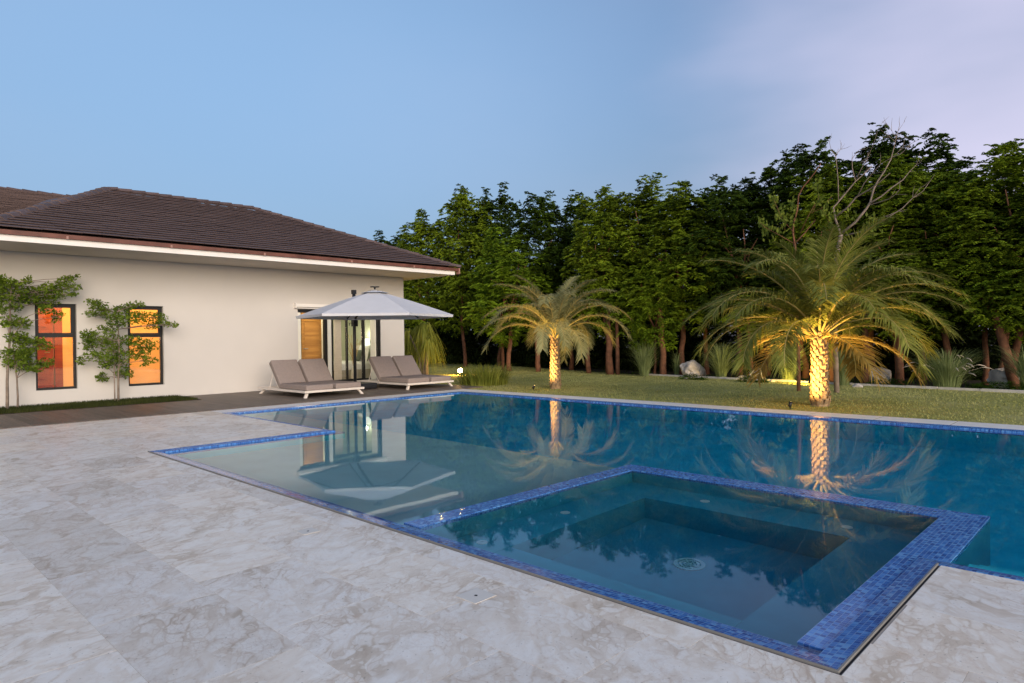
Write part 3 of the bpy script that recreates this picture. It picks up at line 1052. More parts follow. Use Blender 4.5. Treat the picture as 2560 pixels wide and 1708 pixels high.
# windows: black frame, transom, two panes; inner faces of the reveal belong to the wall
for (xa, xb, za, zb) in (W1, W2):
    fy0, fy1 = WALL_Y + 0.075, WALL_Y + 0.135
    f = MB()
    t = 0.045
    f.box(xa + 0.001, fy0, za + 0.001, xa + t, fy1, zb - 0.001)
    f.box(xb - t, fy0, za + 0.001, xb - 0.001, fy1, zb - 0.001)
    f.box(xa + t, fy0, za + 0.001, xb - t, fy1, za + t)
    f.box(xa + t, fy0, zb - t * 1.3, xb - t, fy1, zb - 0.001)
    zm = za + (zb - za) * 0.628
    f.box(xa + t, fy0, zm - 0.035, xb - t, fy1, zm + 0.035)
    wf = part(f, 'window', MT['black'])
    # upper opening sash stands a little proud
    f = MB()
    zt = zb - t * 1.3
    f.box(xa + t, fy0 - 0.012, zm + 0.036, xa + t + 0.022, fy0 + 0.02, zt)
    f.box(xb - t - 0.042, fy0 - 0.012, zm + 0.036, xb - t, fy0 + 0.02, zt)
    f.box(xa + t + 0.022, fy0 - 0.012, zt - 0.02, xb - t - 0.042, fy0 + 0.02, zt)
    f.box(xa + t + 0.022, fy0 - 0.012, zm + 0.036, xb - t - 0.042, fy0 + 0.02, zm + 0.054)
    part(f, 'sash', MT['black'], wf)
    for (pz0, pz1) in ((za + t, zm - 0.036), (zm + 0.055, zt - 0.021)):
        gm = MB(); gm.box(xa + t + 0.002, fy0 + 0.025, pz0, xb - t - 0.002, fy0 + 0.031, pz1)
        part(gm, 'pane', MT['glass'], wf)

# room behind the two windows
rm = MB()
RA0, RA1, RAY = 1.0, 7.6, 17.0
rm.box(RA0, RAY, 0.0, RA1, RAY + 0.1, 2.6)
rm.box(RA0 - 0.1, y1 + 0.002, 0.0, RA0, RAY + 0.1, 2.6)
rm.box(RA1, y1 + 0.002, 0.0, RA1 + 0.1, RAY + 0.1, 2.6)
rm.box(RA0 - 0.1, y1 + 0.002, 2.602, RA1 + 0.1, RAY + 0.1, 2.65)
part(rm, 'ochre_room', MT['roomA'])
rm = MB(); rm.box(RA0, y1 + 0.002, -0.05, RA1, RAY, 0.02)
part(rm, 'room_floor', MT['roomfloor'])
sk = MB(); sk.box(3.95, RAY - 0.018, 0.021, RA1 - 0.002, RAY - 0.001, 0.42)
part(sk, 'wainscot', MT['roomA'])
dd = MB()
dd.box(2.62, RAY - 0.05, 0.021, 3.44, RAY - 0.012, 2.25)
rdoor = part(dd, 'inner_door', MT['reddoor'])
dd = MB()
for zz in (0.15, 0.62, 1.08, 1.55):
    dd.box(2.74, RAY - 0.062, zz, 3.32, RAY - 0.049, zz + 0.36)
part(dd, 'door_panel', MT['reddoor'], rdoor)
dd = MB()
dd.box(3.455, RAY - 0.07, 0.021, 3.60, RAY - 0.012, 2.32)
dd.box(2.47, RAY - 0.07, 0.021, 2.605, RAY - 0.012, 2.32)
part(dd, 'door_casing', MT['reddoor'])
dd = MB(); dd.tube([(3.36, RAY - 0.051, 1.02), (3.36, RAY - 0.10, 1.02), (3.27, RAY - 0.10, 1.02)], 0.011, 8)
part(dd, 'door_handle', MT['trim'], rdoor)
lamp('ochre_room_light', 'POINT', (3.6, 16.0, 2.40), 46, (1.0, 0.48, 0.085), None, None, 0.12)
lamp('ochre_room_light', 'POINT', (5.5, 16.0, 2.40), 42, (1.0, 0.48, 0.085), None, None, 0.12)

# room behind the sliding door
RB0, RB1, RBY = 8.0, 11.28, 18.6
rm = MB()
rm.box(RB0, RBY, 0.0, RB1, RBY + 0.1, 2.6)
rm.box(RB0 - 0.1, y1 + 0.002, 0.0, RB0, RBY + 0.1, 2.6)
rm.box(RB1, y1 + 0.002, 0.0, RB1 + 0.02, RBY + 0.1, 2.6)
rm.box(RB0 - 0.1, y1 + 0.002, 2.602, RB1 + 0.02, RBY + 0.1, 2.65)
part(rm, 'sage_room', MT['roomB'])
rm = MB(); rm.box(RB0, WALL_Y + 0.07, -0.05, RB1, RBY, 0.045)
part(rm, 'room_floor', MT['roomfloor'])
# white jambs and threshold of the opening
sd = MB()
sd.box(DR[0] + 0.002, WALL_Y + 0.02, 0.046, DR[0] + 0.085, WALL_Y + 0.20, 1.90)
sd.box(DR[1] - 0.115, WALL_Y + 0.10, 0.046, DR[1] - 0.092, WALL_Y + 0.34, 1.90)
sd.box(9.11, WALL_Y + 0.03, 0.046, 9.215, WALL_Y + 0.34, 1.90)
sd.box(9.285, WALL_Y + 0.58, 0.046, 9.37, WALL_Y + 0.66, 1.98)
sd.box(9.217, WALL_Y + 0.03, 0.046, DR[1] - 0.117, WALL_Y + 0.36, 0.062)
sliding = part(sd, 'sliding_door', MT['dbl'])
bk = MB()
bk.box(DR[0] + 0.002, WALL_Y + 0.015, 1.902, DR[1] - 0.002, WALL_Y + 0.20, 1.984)      # head
bk.box(DR[1] - 0.090, WALL_Y + 0.02, 0.046, DR[1] - 0.002, WALL_Y + 0.14, 1.90)        # right jamb
bk.box(9.01, WALL_Y + 0.02, 0.046, 9.092, WALL_Y + 0.10, 1.90)                        # middle post
bk.box(DR[0] + 0.002, WALL_Y + 0.001, 0.02, DR[1] - 0.002, WALL_Y + 0.069, 0.0445)     # sill track
part(bk, 'door_frame', MT['black'], sliding)
sy = WALL_Y + 0.38
for (xa, xb, dy) in ((9.43, 9.93, 0.0), (9.90, 10.45, 0.05), (10.42, 10.97, 0.0)):
    pl = MB()
    t = 0.05
    pl.box(xa, sy + dy, 0.07, xa + t, sy + dy + 0.04, 1.9)
    pl.box(xb - t * 0.8, sy + dy, 0.07, xb, sy + dy + 0.04, 1.9)
    pl.box(xa + t, sy + dy, 0.07, xb - t * 0.8, sy + dy + 0.04, 0.13)
    pl.box(xa + t, sy + dy, 1.83, xb - t * 0.8, sy + dy + 0.04, 1.9)
    part(pl, 'door_leaf', MT['black'], sliding)
    gm = MB(); gm.box(xa + t + 0.002, sy + dy + 0.016, 0.131, xb - t * 0.8 - 0.002, sy + dy + 0.022, 1.829)
    part(gm, 'pane', MT['glass'], sliding)
cu = MB()
cv, nx = [], 26
for i in range(nx + 1):
    xx = 9.64 + 0.24 * i / nx
    yy = sy + 0.24 + 0.018 * math.sin(i * 1.55)
    cv.append((xx, yy))
for zz in (0.07, 1.86):
    cu.v += [(a, b, zz) for a, b in cv]
for i in range(nx):
    cu.f.append((i, i + 1, nx + 2 + i, nx + 1 + i)); cu.m.append(0)
part(cu, 'curtain', MT['curtain'], None, True)
# oak door standing in the left bay of the room
od = MB()
OY = WALL_Y + 0.62
od.box(8.70, OY, 0.046, 9.28, OY + 0.04, 1.98)
oak = part(od, 'oak_door', MT['oak'])
od = MB()
zz = 0.14
for h_ in (0.30, 0.42, 0.46, 0.16, 0.22, 0.14):
    od.box(8.78, OY - 0.012, zz, 9.20, OY - 0.001, zz + h_ - 0.02)
    zz += h_
part(od, 'door_board', MT['oak'], oak)
od = MB(); od.tube([(8.74, OY - 0.001, 0.98), (8.74, OY - 0.06, 0.98), (8.84, OY - 0.06, 0.98)], 0.011, 8)
part(od, 'door_handle', MT['trim'], oak)
# roller shade cassette above the opening
rc = MB()
rc.box(DR[0] - 0.085, WALL_Y - 0.10, 2.035, DR[1] + 0.06, WALL_Y - 0.001, 2.115)
shade = part(rc, 'shade_cassette', MT['fascia'])
rc = MB()
rc.box(DR[0] - 0.105, WALL_Y - 0.115, 2.005, DR[0] - 0.087, WALL_Y - 0.001, 2.13)
rc.box(DR[1] + 0.062, WALL_Y - 0.115, 2.005, DR[1] + 0.08, WALL_Y - 0.001, 2.13)
rc.box(DR[0] - 0.07, WALL_Y - 0.085, 1.998, DR[1] + 0.05, WALL_Y - 0.03, 2.018)
part(rc, 'cassette_bracket', MT['fascia'], shade)
lamp('sage_room_light', 'AREA', (9.7, 17.2, 2.58), 16, (1.0, 0.93, 0.68)).data.size = 0.7
lamp('sage_room_light', 'AREA', (8.75, 15.83, 2.58), 16, (1.0, 0.84, 0.50)).data.size = 0.35

# furniture seen through the glass
bed = empty('bed', (10.80, 17.3, 0.046), 'white bed with pillows seen through the sliding glass door', 'bed')
b1 = MB(); b1.box(-0.9, -0.85, 0, 0.44, 0.8, 0.30); b1.build('bed_base', MT['roomfloor'], bed)
b1 = MB(); b1.slab(-0.92, -0.87, 0.45, 0.82, 0.301, 0.52, 0.06); b1.build('mattress', MT['bedding'], bed)
def pillow(mb, c, w, d, h, tilt=0.0, n=10, rz=R(-90)):
    o = len(mb.v)
    for s_ in (1, -1):
        for i in range(n + 1):
            for j in range(n + 1):
                a, b = i / n * 2 - 1, j / n * 2 - 1
                th = s_ * h * (max(0, 1 - a ** 4) * max(0, 1 - b ** 4)) ** 0.6
                p = Vector((a * w, th, b * d))
                p.rotate(Matrix.Rotation(tilt, 3, 'X')); p.rotate(Matrix.Rotation(rz, 3, 'Z'))
                mb.v.append((c[0] + p.x, c[1] + p.y, c[2] + p.z))
        base = o + (0 if s_ == 1 else (n + 1) ** 2)
        for i in range(n):
            for j in range(n):
                q = [base + i * (n + 1) + j, base + (i + 1) * (n + 1) + j, base + (i + 1) * (n + 1) + j + 1, base + i * (n + 1) + j + 1]
                mb.f.append(tuple(q if s_ == -1 else reversed(q))); mb.m.append(0)
b1 = MB(); pillow(b1, (0.27, -0.42, 0.75), 0.36, 0.24, 0.09, R(-14)); b1.build('pillow', MT['bedding'], bed, True)
b1 = MB(); pillow(b1, (0.08, -0.50, 0.69), 0.17, 0.17, 0.07, R(-18)); b1.build('cushion', MT['cushion_dark'], bed, True)
wl_ = empty('wall_lamp', (11.12, 16.72, 1.13), 'glowing pale lamp shade above the bed behind the glass', 'lamp')
b1 = MB(); b1.tube([(0, 0, -0.10), (0, 0, 0.10)], [0.13, 0.11], 20); b1.build('lamp_shade', MT['shade'], wl_, True)
b1 = MB(); b1.box(0.11, -0.03, -0.03, 0.158, 0.03, 0.03); b1.build('lamp_bracket', MT['trim'], wl_)
lamp('wall_lamp_light', 'POINT', (11.12, 16.75, 1.36), 2.2, (1.0, 0.97, 0.72), None, None, 0.05)
vs_ = empty('twig_vase', (10.35, 16.15, 0.046), 'tall vase of dry golden twigs inside the glass door', 'plant')
b1 = MB(); b1.tube([(0, 0, 0), (0, 0, 0.08), (0, 0, 0.26), (0, 0, 0.38)], [0.07, 0.11, 0.10, 0.05], 16); b1.build('vase', MT['curtain'], vs_, True)
b1 = MB()
for k in range(26):
    a = random.uniform(0, 6.28); l_ = random.uniform(0.05, 0.26); hh = random.uniform(0.45, 0.95)
    b1.tube([(0, 0, 0.36), (l_ * 0.4 * math.cos(a), l_ * 0.4 * math.sin(a), 0.36 + hh * 0.55), (l_ * math.cos(a), l_ * math.sin(a), 0.36 + hh)], [0.006, 0.005, 0.009], 4)
b1.build('twigs', MT['twig'], vs_)

# roof ----------------------------------------------------------------
TY, TZ, TP = 13.72, 3.135, 0.423             # tile eave line and pitch (rise per metre)
RXL, RXR, RD = 4.72, 8.22, 4.0               # ridge ends, plan depth eave -> ridge
EXL, EXR = 1.76, 12.23                       # eave corners of the main hip roof
RZ = TZ + TP * RD
RY = TY + RD
sf = MB()
sf.box(HX0, EAVE_Y + 0.002, SOF + 0.002, 12.03, WALL_Y + 8, SOF + 0.03)
part(sf, 'soffit', MT['soffit'])
fa = MB()
fa.box(HX0, EAVE_Y - 0.02, 2.933, 12.052, EAVE_Y, 3.035)
fa.box(12.032, EAVE_Y + 0.001, 2.933, 12.052, 23.0, 3.035)
part(fa, 'fascia', MT['fascia'])
gu = MB()
gu.box(HX0, EAVE_Y - 0.075, 3.037, 12.15, EAVE_Y - 0.005, 3.112)
gu.box(12.055, EAVE_Y - 0.004, 3.037, 12.15, 23.0, 3.112)
gut = part(gu, 'gutter', MT['gutter'])
ge = MB(); ge.box(12.152, EAVE_Y - 0.085, 2.965, 12.185, EAVE_Y + 0.05, 3.122)
part(ge, 'gutter_end', MT['clip'], gut)
for xx in (1.2, 3.0, 4.72, 6.6, 8.75, 10.6):
    c_ = MB(); c_.box(xx, EAVE_Y - 0.085, 3.03, xx + 0.035, EAVE_Y - 0.0755, 3.085)
    part(c_, 'gutter_clip', MT['clip'], gut)

# under-roof closed shape (sits 20 mm below the tiles)
ur = MB()
dz = -0.045
bk_y = RY + RD
ur.add([(EXL, TY + 0.03, TZ + dz), (EXR - 0.03, TY + 0.03, TZ + dz), (RXR, RY, RZ + dz), (RXL, RY, RZ + dz),
        (EXR - 0.03, bk_y, TZ + dz), (EXL, bk_y, TZ + dz)],
       [(0, 1, 2, 3), (1, 4, 2), (4, 5, 3, 2), (5, 0, 3), (0, 5, 4, 1)])
part(ur, 'roof', MT['rooftile'])


def tile_plane(mb, eave_a, eave_b, top_a, top_b, ncourse, tw, lift=0.012):
    """courses of tiles on a planar quad; eave_a->eave_b lower edge, top_a->top_b upper edge"""
    ea, eb, ta, tb = map(Vector, (eave_a, eave_b, top_a, top_b))
    ux = (eb - ea).normalized()
    nrm = ux.cross(ta - ea).normalized()
    if nrm.z < 0:
        nrm = -nrm
    for k in range(ncourse):
        f0, f1 = k / ncourse, (k + 1) / ncourse
        f2 = min(1.0, (k + 1.25) / ncourse)
        la, lb = ea.lerp(ta, f0), eb.lerp(tb, f0)
        pa, pb = ea.lerp(ta, f2), eb.lerp(tb, f2)
        width = (lb - la).length
        off = (k % 2) * 0.5 * tw
        s = -off
        base0 = (la - ea).dot(ux)
        # slope vector of this course, perpendicular to the eave
        up = (ta - ea) - ux * (ta - ea).dot(ux)
        up = up * (f2 - f0)
        while s < width:
            xa = max(0.0, s) + 0.0025
            xb = min(width, s + tw) - 0.0025
            s += tw
            if xb - xa < 0.02:
                continue
            j = random.uniform(-0.003, 0.003)
            # clip the upper edge by the hip on either side
            def clip(x0):
                return min(max(x0, (pa - la).dot(ux)), width + (pb - lb).dot(ux))
            l0, l1 = la + ux * xa, la + ux * xb
            u0, u1 = la + up + ux * clip(xa), la + up + ux * clip(xb)
            t0 = nrm * (0.046 + j)
            t1 = nrm * (0.010 + j)
            bt = nrm * (0.028 + j)
            mb.add([l0 + bt, l1 + bt, l0 + t0, l1 + t0, u0 + t1, u1 + t1], [(0, 1, 3, 2), (2, 3, 5, 4), (0, 2, 4), (1, 5, 3), (1, 0, 4, 5)])


rt = MB()
tile_plane(rt, (EXL, TY, TZ), (EXR, TY, TZ), (RXL, RY, RZ), (RXR, RY, RZ), 25, 0.30)
tag(part(rt, 'roof_tiles', MT['rooftile']), kind='stuff')
rt = MB()
tile_plane(rt, (EXR, TY, TZ), (EXR, bk_y, TZ), (RXR, RY, RZ), (RXR, RY, RZ), 25, 0.30)
tag(part(rt, 'roof_tiles', MT['rooftile']), kind='stuff')


def caps(p0, p1, w=0.13, L=0.30):
    p0, p1 = Vector(p0), Vector(p1)
    d = (p1 - p0); tot = d.length; d.normalize()
    side = d.cross(Vector((0, 0, 1))).normalized()
    up = side.cross(d).normalized()
    if up.z < 0: up = -up
    s = 0.0
    while s < tot:
        e = min(s + L + 0.03, tot)
        m_ = MB()
        a, b = p0 + d * s, p0 + d * e
        j = random.uniform(-0.004, 0.004)
        h0, h1 = 0.050 + j, 0.072 + j
        prof = lambda c, h: [c - side * w + up * (h - 0.075), c - side * w * 0.55 + up * (h - 0.012), c + up * h, c + side * w * 0.55 + up * (h - 0.012), c + side * w + up * (h - 0.075)]
        A, B = prof(b, h0), prof(a, h1)
        m_.add(A + B, [(i, i + 1, 6 + i, 5 + i) for i in range(4)] + [(9, 8, 7, 6, 5), (0, 1, 2, 3, 4)])
        part(m_, 'ridge_tile', MT['roofcap'])
        s += L


caps((EXR, TY, TZ), (RXR, RY, RZ))
caps((RXR, RY, RZ), (RXL, RY, RZ))
caps((EXL, TY, TZ), (RXL, RY, RZ))
# left wing roof behind the hip
WR_Y, WR_Z = 19.6, 4.87
wg = MB()
wg.add([(HX0, TY + 0.01, TZ - 0.06), (6.0, TY + 0.01, TZ - 0.06), (6.0, WR_Y, WR_Z - 0.03), (HX0, WR_Y, WR_Z - 0.03), (6.0, WR_Y + 5, TZ - 0.06), (HX0, WR_Y + 5, TZ - 0.06)],
       [(0, 1, 2, 3), (3, 2, 4, 5)])
part(wg, 'wing_roof', MT['rooftile'])
rt = MB()
tile_plane(rt, (HX0, TY, TZ - 0.02), (EXL + 0.05, TY, TZ - 0.02), (HX0, WR_Y, WR_Z), (5.2, WR_Y, WR_Z), 33, 0.30)
tag(part(rt, 'roof_tiles', MT['rooftile']), kind='stuff')
# left hip side of the main roof
hs = MB()
hs.add([(EXL, TY, TZ - 0.01), (RXL, RY, RZ - 0.01), (RXL - 2.3, RY + 1.0, TZ + 1.0)], [(0, 1, 2)])
part(hs, 'hip_side', MT['rooftile'])
caps((HX0 + 4, WR_Y, WR_Z), (5.2, WR_Y, WR_Z))

# ------------------------------------------------------------------ loungers
def cushion_block(mb, cx, cy, cz, lx, ly, lz, r=0.028, seg=3):
    """rounded box centred at c with full sizes l"""
    bm = bmesh.new()
    bmesh.ops.create_cube(bm, size=1.0)
    bmesh.ops.scale(bm, vec=(lx, ly, lz), verts=bm.verts)
    bmesh.ops.bevel(bm, geom=list(bm.edges), offset=r, segments=seg, profile=0.6, affect='EDGES')
    bm.verts.ensure_lookup_table()
    for v in bm.verts:                      # softly crowned faces
        a = max(0.0, 1 - (2 * v.co.x / lx) ** 2) * max(0.0, 1 - (2 * v.co.y / ly) ** 2)
        v.co.z += 0.006 * a * (1 if v.co.z > 0 else 0)
    o = len(mb.v)
    mb.v += [(v.co.x + cx, v.co.y + cy, v.co.z + cz) for v in bm.verts]
    mb.f += [tuple(o + v.index for v in f.verts) for f in bm.faces]
    mb.m += [0] * len(bm.faces)
    bm.free()


LW, LL, LZ = 1.42, 2.12, 0.150
def make_lounger(name, loc, label):
    """origin: front left corner of the frame on the deck, +y points to the back"""
    t = empty(name, loc, label, 'sun lounger', 'double sun loungers on the deck')
    zt = LZ
    f = MB()
    rail = 0.05
    f.box(0, 0, zt - 0.045, LW, rail, zt)
    f.box(0, LL - rail, zt - 0.045, LW, LL, zt)
    f.box(0, rail, zt - 0.045, rail, LL - rail, zt)
    f.box(LW - rail, rail, zt - 0.045, LW, LL - rail, zt)
    f.box(LW / 2 - 0.02, rail, zt - 0.04, LW / 2 + 0.02, LL - rail, zt - 0.006)
    f.build('frame', MT['frame'], t)
    yy = rail + 0.03
    while yy < LL - rail - 0.08:
        s_ = MB(); s_.box(rail, yy, zt - 0.028, LW / 2 - 0.021, yy + 0.075, zt - 0.008); s_.box(LW / 2 + 0.021, yy, zt - 0.028, LW - rail, yy + 0.075, zt - 0.008)
        s_.build('slat', MT['frame'], t)
        yy += 0.105
    for (sx, sy) in ((0, 0), (1, 0), (0, 1), (1, 1)):
        l_ = MB()
        xa = 0.10 if sx == 0 else LW - 0.10
        ya = 0.10 if sy == 0 else LL - 0.12
        ox, oy = (-0.07 if sx == 0 else 0.07), (-0.05 if sy == 0 else 0.05)
        w, d_ = 0.030, 0.022
        top = [(xa - w, ya - d_, zt - 0.046), (xa + w, ya - d_, zt - 0.046), (xa + w, ya + d_, zt - 0.046), (xa - w, ya + d_, zt - 0.046)]
        bot = [(p[0] + ox, p[1] + oy, 0.0) for p in top]
        l_.add(bot + top, [(3, 2, 1, 0), (4, 5, 6, 7), (0, 1, 5, 4), (1, 2, 6, 5), (2, 3, 7, 6), (3, 0, 4, 7)])
        l_.build('leg', MT['frame'], t)
    cw = 0.625
    for k in range(2):
        cx = 0.055 + cw / 2 + k * (cw + 0.06)
        s_ = MB()
        cushion_block(s_, cx, 0.03 + 1.16 / 2, zt + 0.055, cw, 1.16, 0.115)
        s_.build('seat_cushion', MT['cushion'], t, True)
        # back cushion: hinged at y = 1.17, leaning back
        b = MB()
        cushion_block(b, 0, 0, 0, cw, 0.70, 0.125)
        ang = R(50)
        rot = Matrix.Rotation(ang, 3, 'X')
        ctr = Vector((cx, 1.20, zt + 0.055)) + rot @ Vector((0, 0.33, 0.0))
        b.v = [tuple(rot @ Vector(v) + ctr) for v in b.v]
        b.build('back_cushion', MT['cushion'], t, True)
        # tilted back panel under the cushion and its prop
        b = MB()
        b.box(-cw / 2 + 0.01, -0.34, -0.085, -cw / 2 + 0.045, 0.36, -0.055)
        b.box(cw / 2 - 0.045, -0.34, -0.085, cw / 2 - 0.01, 0.36, -0.055)
        b.box(-cw / 2 + 0.045, 0.33, -0.085, cw / 2 - 0.045, 0.36, -0.055)
        for q in range(6):
            b.box(-cw / 2 + 0.046, -0.30 + q * 0.105, -0.08, cw / 2 - 0.046, -0.24 + q * 0.105, -0.058)
        b.v = [tuple(rot @ Vector(v) + ctr) for v in b.v]
        b.build('back_frame', MT['frame'], t)
        hi = rot @ Vector((0, 0.10, -0.09)) + ctr
        b = MB()
        for sx in (-1, 1):
            b.tube([(cx + sx * (cw / 2 - 0.03), hi.y, hi.z), (cx + sx * (cw / 2 - 0.03), hi.y + 0.17, zt - 0.008)], 0.009, 6)
        b.build('back_prop', MT['frame'], t)
        # tie straps at the seam between seat and back
        b = MB(); b.box(cx - 0.03, 0.022, zt + 0.002, cx + 0.03, 0.0285, zt + 0.03); b.build('care_tag', MT['cushion'], t)
    return t


DZ = 0.0125
L1 = make_lounger('sun_lounger', (6.84, 12.50, DZ), 'double taupe sun lounger on the left, in front of the wooden door')
L2 = make_lounger('sun_lounger', (9.46, 12.53, DZ), 'double taupe sun lounger on the right, beside the house corner')

# ------------------------------------------------------------------ cantilever umbrella
UMB = empty('cantilever_umbrella', (8.93, 13.90, DZ), 'white hexagonal cantilever umbrella over the deck between the sun loungers', 'umbrella')
def ub(mb, name, mat, smooth=False):
    return part(mb, name, mat, UMB, smooth)
CX, CYu, RIMZ, APZ, UR = 8.40, 12.25, 1.72, 2.262, 1.70
VY = math.atan2(CYu, CX)
lat = Vector((math.sin(VY), -math.cos(VY), 0)); fw2 = Vector((math.cos(VY), math.sin(VY), 0))
hexa = []
for k in range(6):
    a = R(-97 + 60 * k)
    hexa.append(Vector((CX, CYu, 0)) + lat * (UR * math.sin(a)) - fw2 * (UR * math.cos(a)))
cn = MB()
NS = 8
apex = Vector((CX, CYu, APZ))
def canopy_pt(k, s, t):
    """s: 0 apex .. 1 rim, t: 0..1 along the side"""
    a, b = hexa[k], hexa[(k + 1) % 6]
    p = a.lerp(b, t)
    sag = 0.035 * s * 4 * t * (1 - t)
    q = Vector((CX, CYu, 0)).lerp(p, s * (1 - 0.035 * 4 * t * (1 - t) * s))
    z = APZ - (APZ - RIMZ) * (s ** 1.12) - sag * (1 - s) * 0.8
    return Vector((q.x, q.y, z))
for k in range(6):
    o = len(cn.v)
    for i in range(NS + 1):
        s = 0.10 + 0.90 * i / NS
        for j in range(NS + 1):
            cn.v.append(tuple(canopy_pt(k, s, j / NS)))
    for i in range(NS):
        for j in range(NS):
            cn.f.append((o + i * (NS + 1) + j, o + (i + 1) * (NS + 1) + j, o + (i + 1) * (NS + 1) + j + 1, o + i * (NS + 1) + j + 1)); cn.m.append(0)
    # hem: short turned-down edge
    o2 = len(cn.v)
    for j in range(NS + 1):
        p = canopy_pt(k, 1, j / NS)
        c0 = Vector((CX, CYu, p.z))
        q = p.lerp(c0, 0.008)
        cn.v.append((q.x, q.y, p.z - 0.05))
    for j in range(NS):
        cn.f.append((o + NS * (NS + 1) + j, o2 + j, o2 + j + 1, o + NS * (NS + 1) + j + 1)); cn.m.append(0)
canopy = ub(cn, 'canopy', MT['cloth'], False)
vt = MB()
for k in range(6):
    a, b = [Vector((CX, CYu, 0)).lerp(hexa[(k + e) % 6], 0.19) for e in (0, 1)]
    za = APZ - 0.050
    vt.add([(a.x, a.y, za), (b.x, b.y, za), (CX, CYu, APZ + 0.022)], [(0, 1, 2)])
part(vt, 'vent_cap', MT['cloth'], canopy)
for k in range(6):
    a = hexa[k]
    for e in (0.09, 0.16):
        p = Vector((CX, CYu, 0)).lerp(a, e * 1.05)
        break
    b = MB(); b.tube([(p.x, p.y, APZ - 0.03), (p.x, p.y, APZ - 0.012)], 0.014, 8)
    part(b, 'eyelet', MT['anthracite'], canopy)
fi = MB()
fi.tube([(CX, CYu, APZ + 0.03), (CX, CYu, APZ + 0.075)], 0.022, 10)
fi.tube([(CX, CYu, APZ + 0.075), (CX, CYu, APZ + 0.095)], 0.10, 16)
ub(fi, 'solar_finial', MT['anthracite'])
hb = MB(); hb.tube([(CX, CYu, APZ - 0.33), (CX, CYu, APZ - 0.03)], [0.05, 0.035], 12)
ub(hb, 'hub', MT['anthracite'])
for k in range(6):
    r_ = MB()
    pts = [canopy_pt(k, s, 0) + Vector((0, 0, -0.022)) for s in (0.06, 0.3, 0.55, 0.8, 0.985)]
    r_.tube(pts, 0.012, 6)
    ub(r_, 'rib', MT['anthracite'])
    r_ = MB()
    r_.tube([(CX, CYu, APZ - 0.30), canopy_pt(k, 0.52, 0) + Vector((0, 0, -0.03))], 0.009, 6)
    ub(r_, 'stretcher', MT['anthracite'])
ps = MB()
MXu, MYu = 8.93, 13.90
ps.tube([(MXu, MYu, DZ + 0.12), (MXu, MYu, 2.36)], 0.038, 12)
ub(ps, 'mast', MT['anthracite'], True)
ps = MB(); ps.box(MXu - 0.045, MYu - 0.045, 2.30, MXu + 0.045, MYu + 0.045, 2.40)
ub(ps, 'mast_cap', MT['anthracite'])
ar = MB()
hub_p = Vector((CX, CYu, APZ - 0.16))
m0 = Vector((MXu, MYu, 1.60))
ar.tube([m0, m0.lerp(hub_p, 0.10) + Vector((0, 0, 0.10)), m0.lerp(hub_p, 0.35) + Vector((0, 0, 0.09)), hub_p], [0.034, 0.032, 0.028, 0.024], 10)
ub(ar, 'arm', MT['anthracite'], True)
ck = MB()
ck.box(MXu - 0.055, MYu - 0.07, 1.52, MXu + 0.055, MYu + 0.05, 1.72)
ck.tube([(MXu - 0.055, MYu - 0.02, 1.60), (MXu - 0.15, MYu - 0.02, 1.60), (MXu - 0.15, MYu - 0.02, 1.54)], 0.009, 6)
ub(ck, 'crank_box', MT['anthracite'])
bs = MB()
cushion_block(bs, MXu + 0.02, MYu - 0.02, DZ + 0.072, 0.74, 0.74, 0.144, 0.05, 3)
ub(bs, 'weight_base', MT['anthracite'], True)

# ------------------------------------------------------------------ trees behind the lawn
def spray_leaves(P, O, nleaf, npair, L, lw, droop=0.55):
    """P (n,3) spray centres, O (n,3) outward; returns V,F of diamond leaflets of pinnate leaves"""
    n = len(P)
    a = rng.uniform(0, 2 * np.pi, (n, nleaf))
    h = np.stack([np.cos(a), np.sin(a), np.zeros_like(a)], -1)
    d = norm(h * 0.9 + O[:, None, :] * 0.75 + np.array([0, 0, 1.0]) * rng.uniform(-0.1, 0.45, (n, nleaf, 1)))
    Ls = L * rng.uniform(0.7, 1.2, (n, nleaf, 1))
    t = np.linspace(0.18, 1.0, npair)
    tt = t[None, None, :, None]
    D = d[:, :, None, :]
    LL_ = Ls[:, :, None, :]
    base = P[:, None, None, :] + D * LL_ * tt + np.array([0, 0, -1.0]) * LL_ * droop * tt ** 2
    tang = norm(D + np.array([0, 0, -1.0]) * 2 * droop * tt)
    side = norm(np.cross(tang, np.array([0, 0, 1.0])) + 1e-6)
    out = []
    for sgn in (1, -1):
        dl = norm(side * sgn * 0.85 + tang * 0.55 + np.array([0, 0, -0.45]))
        ll = L * 0.40 * (1 - 0.45 * tt) * rng.uniform(0.8, 1.2, base.shape[:3] + (1,))
        wv = norm(np.cross(dl, norm(side * sgn + np.array([0, 0, 1.2]))) + 1e-6)
        mid = base + dl * ll * 0.45
        tip = base + dl * ll + np.array([0, 0, -1.0]) * ll * 0.18
        w = lw * (1 - 0.3 * tt)
        out.append(np.stack([base, mid + wv * w, tip, mid - wv * w], -2))
    V = np.stack(out, 3).reshape(-1, 3)
    F = np.arange(len(V)).reshape(-1, 4)
    return V, F


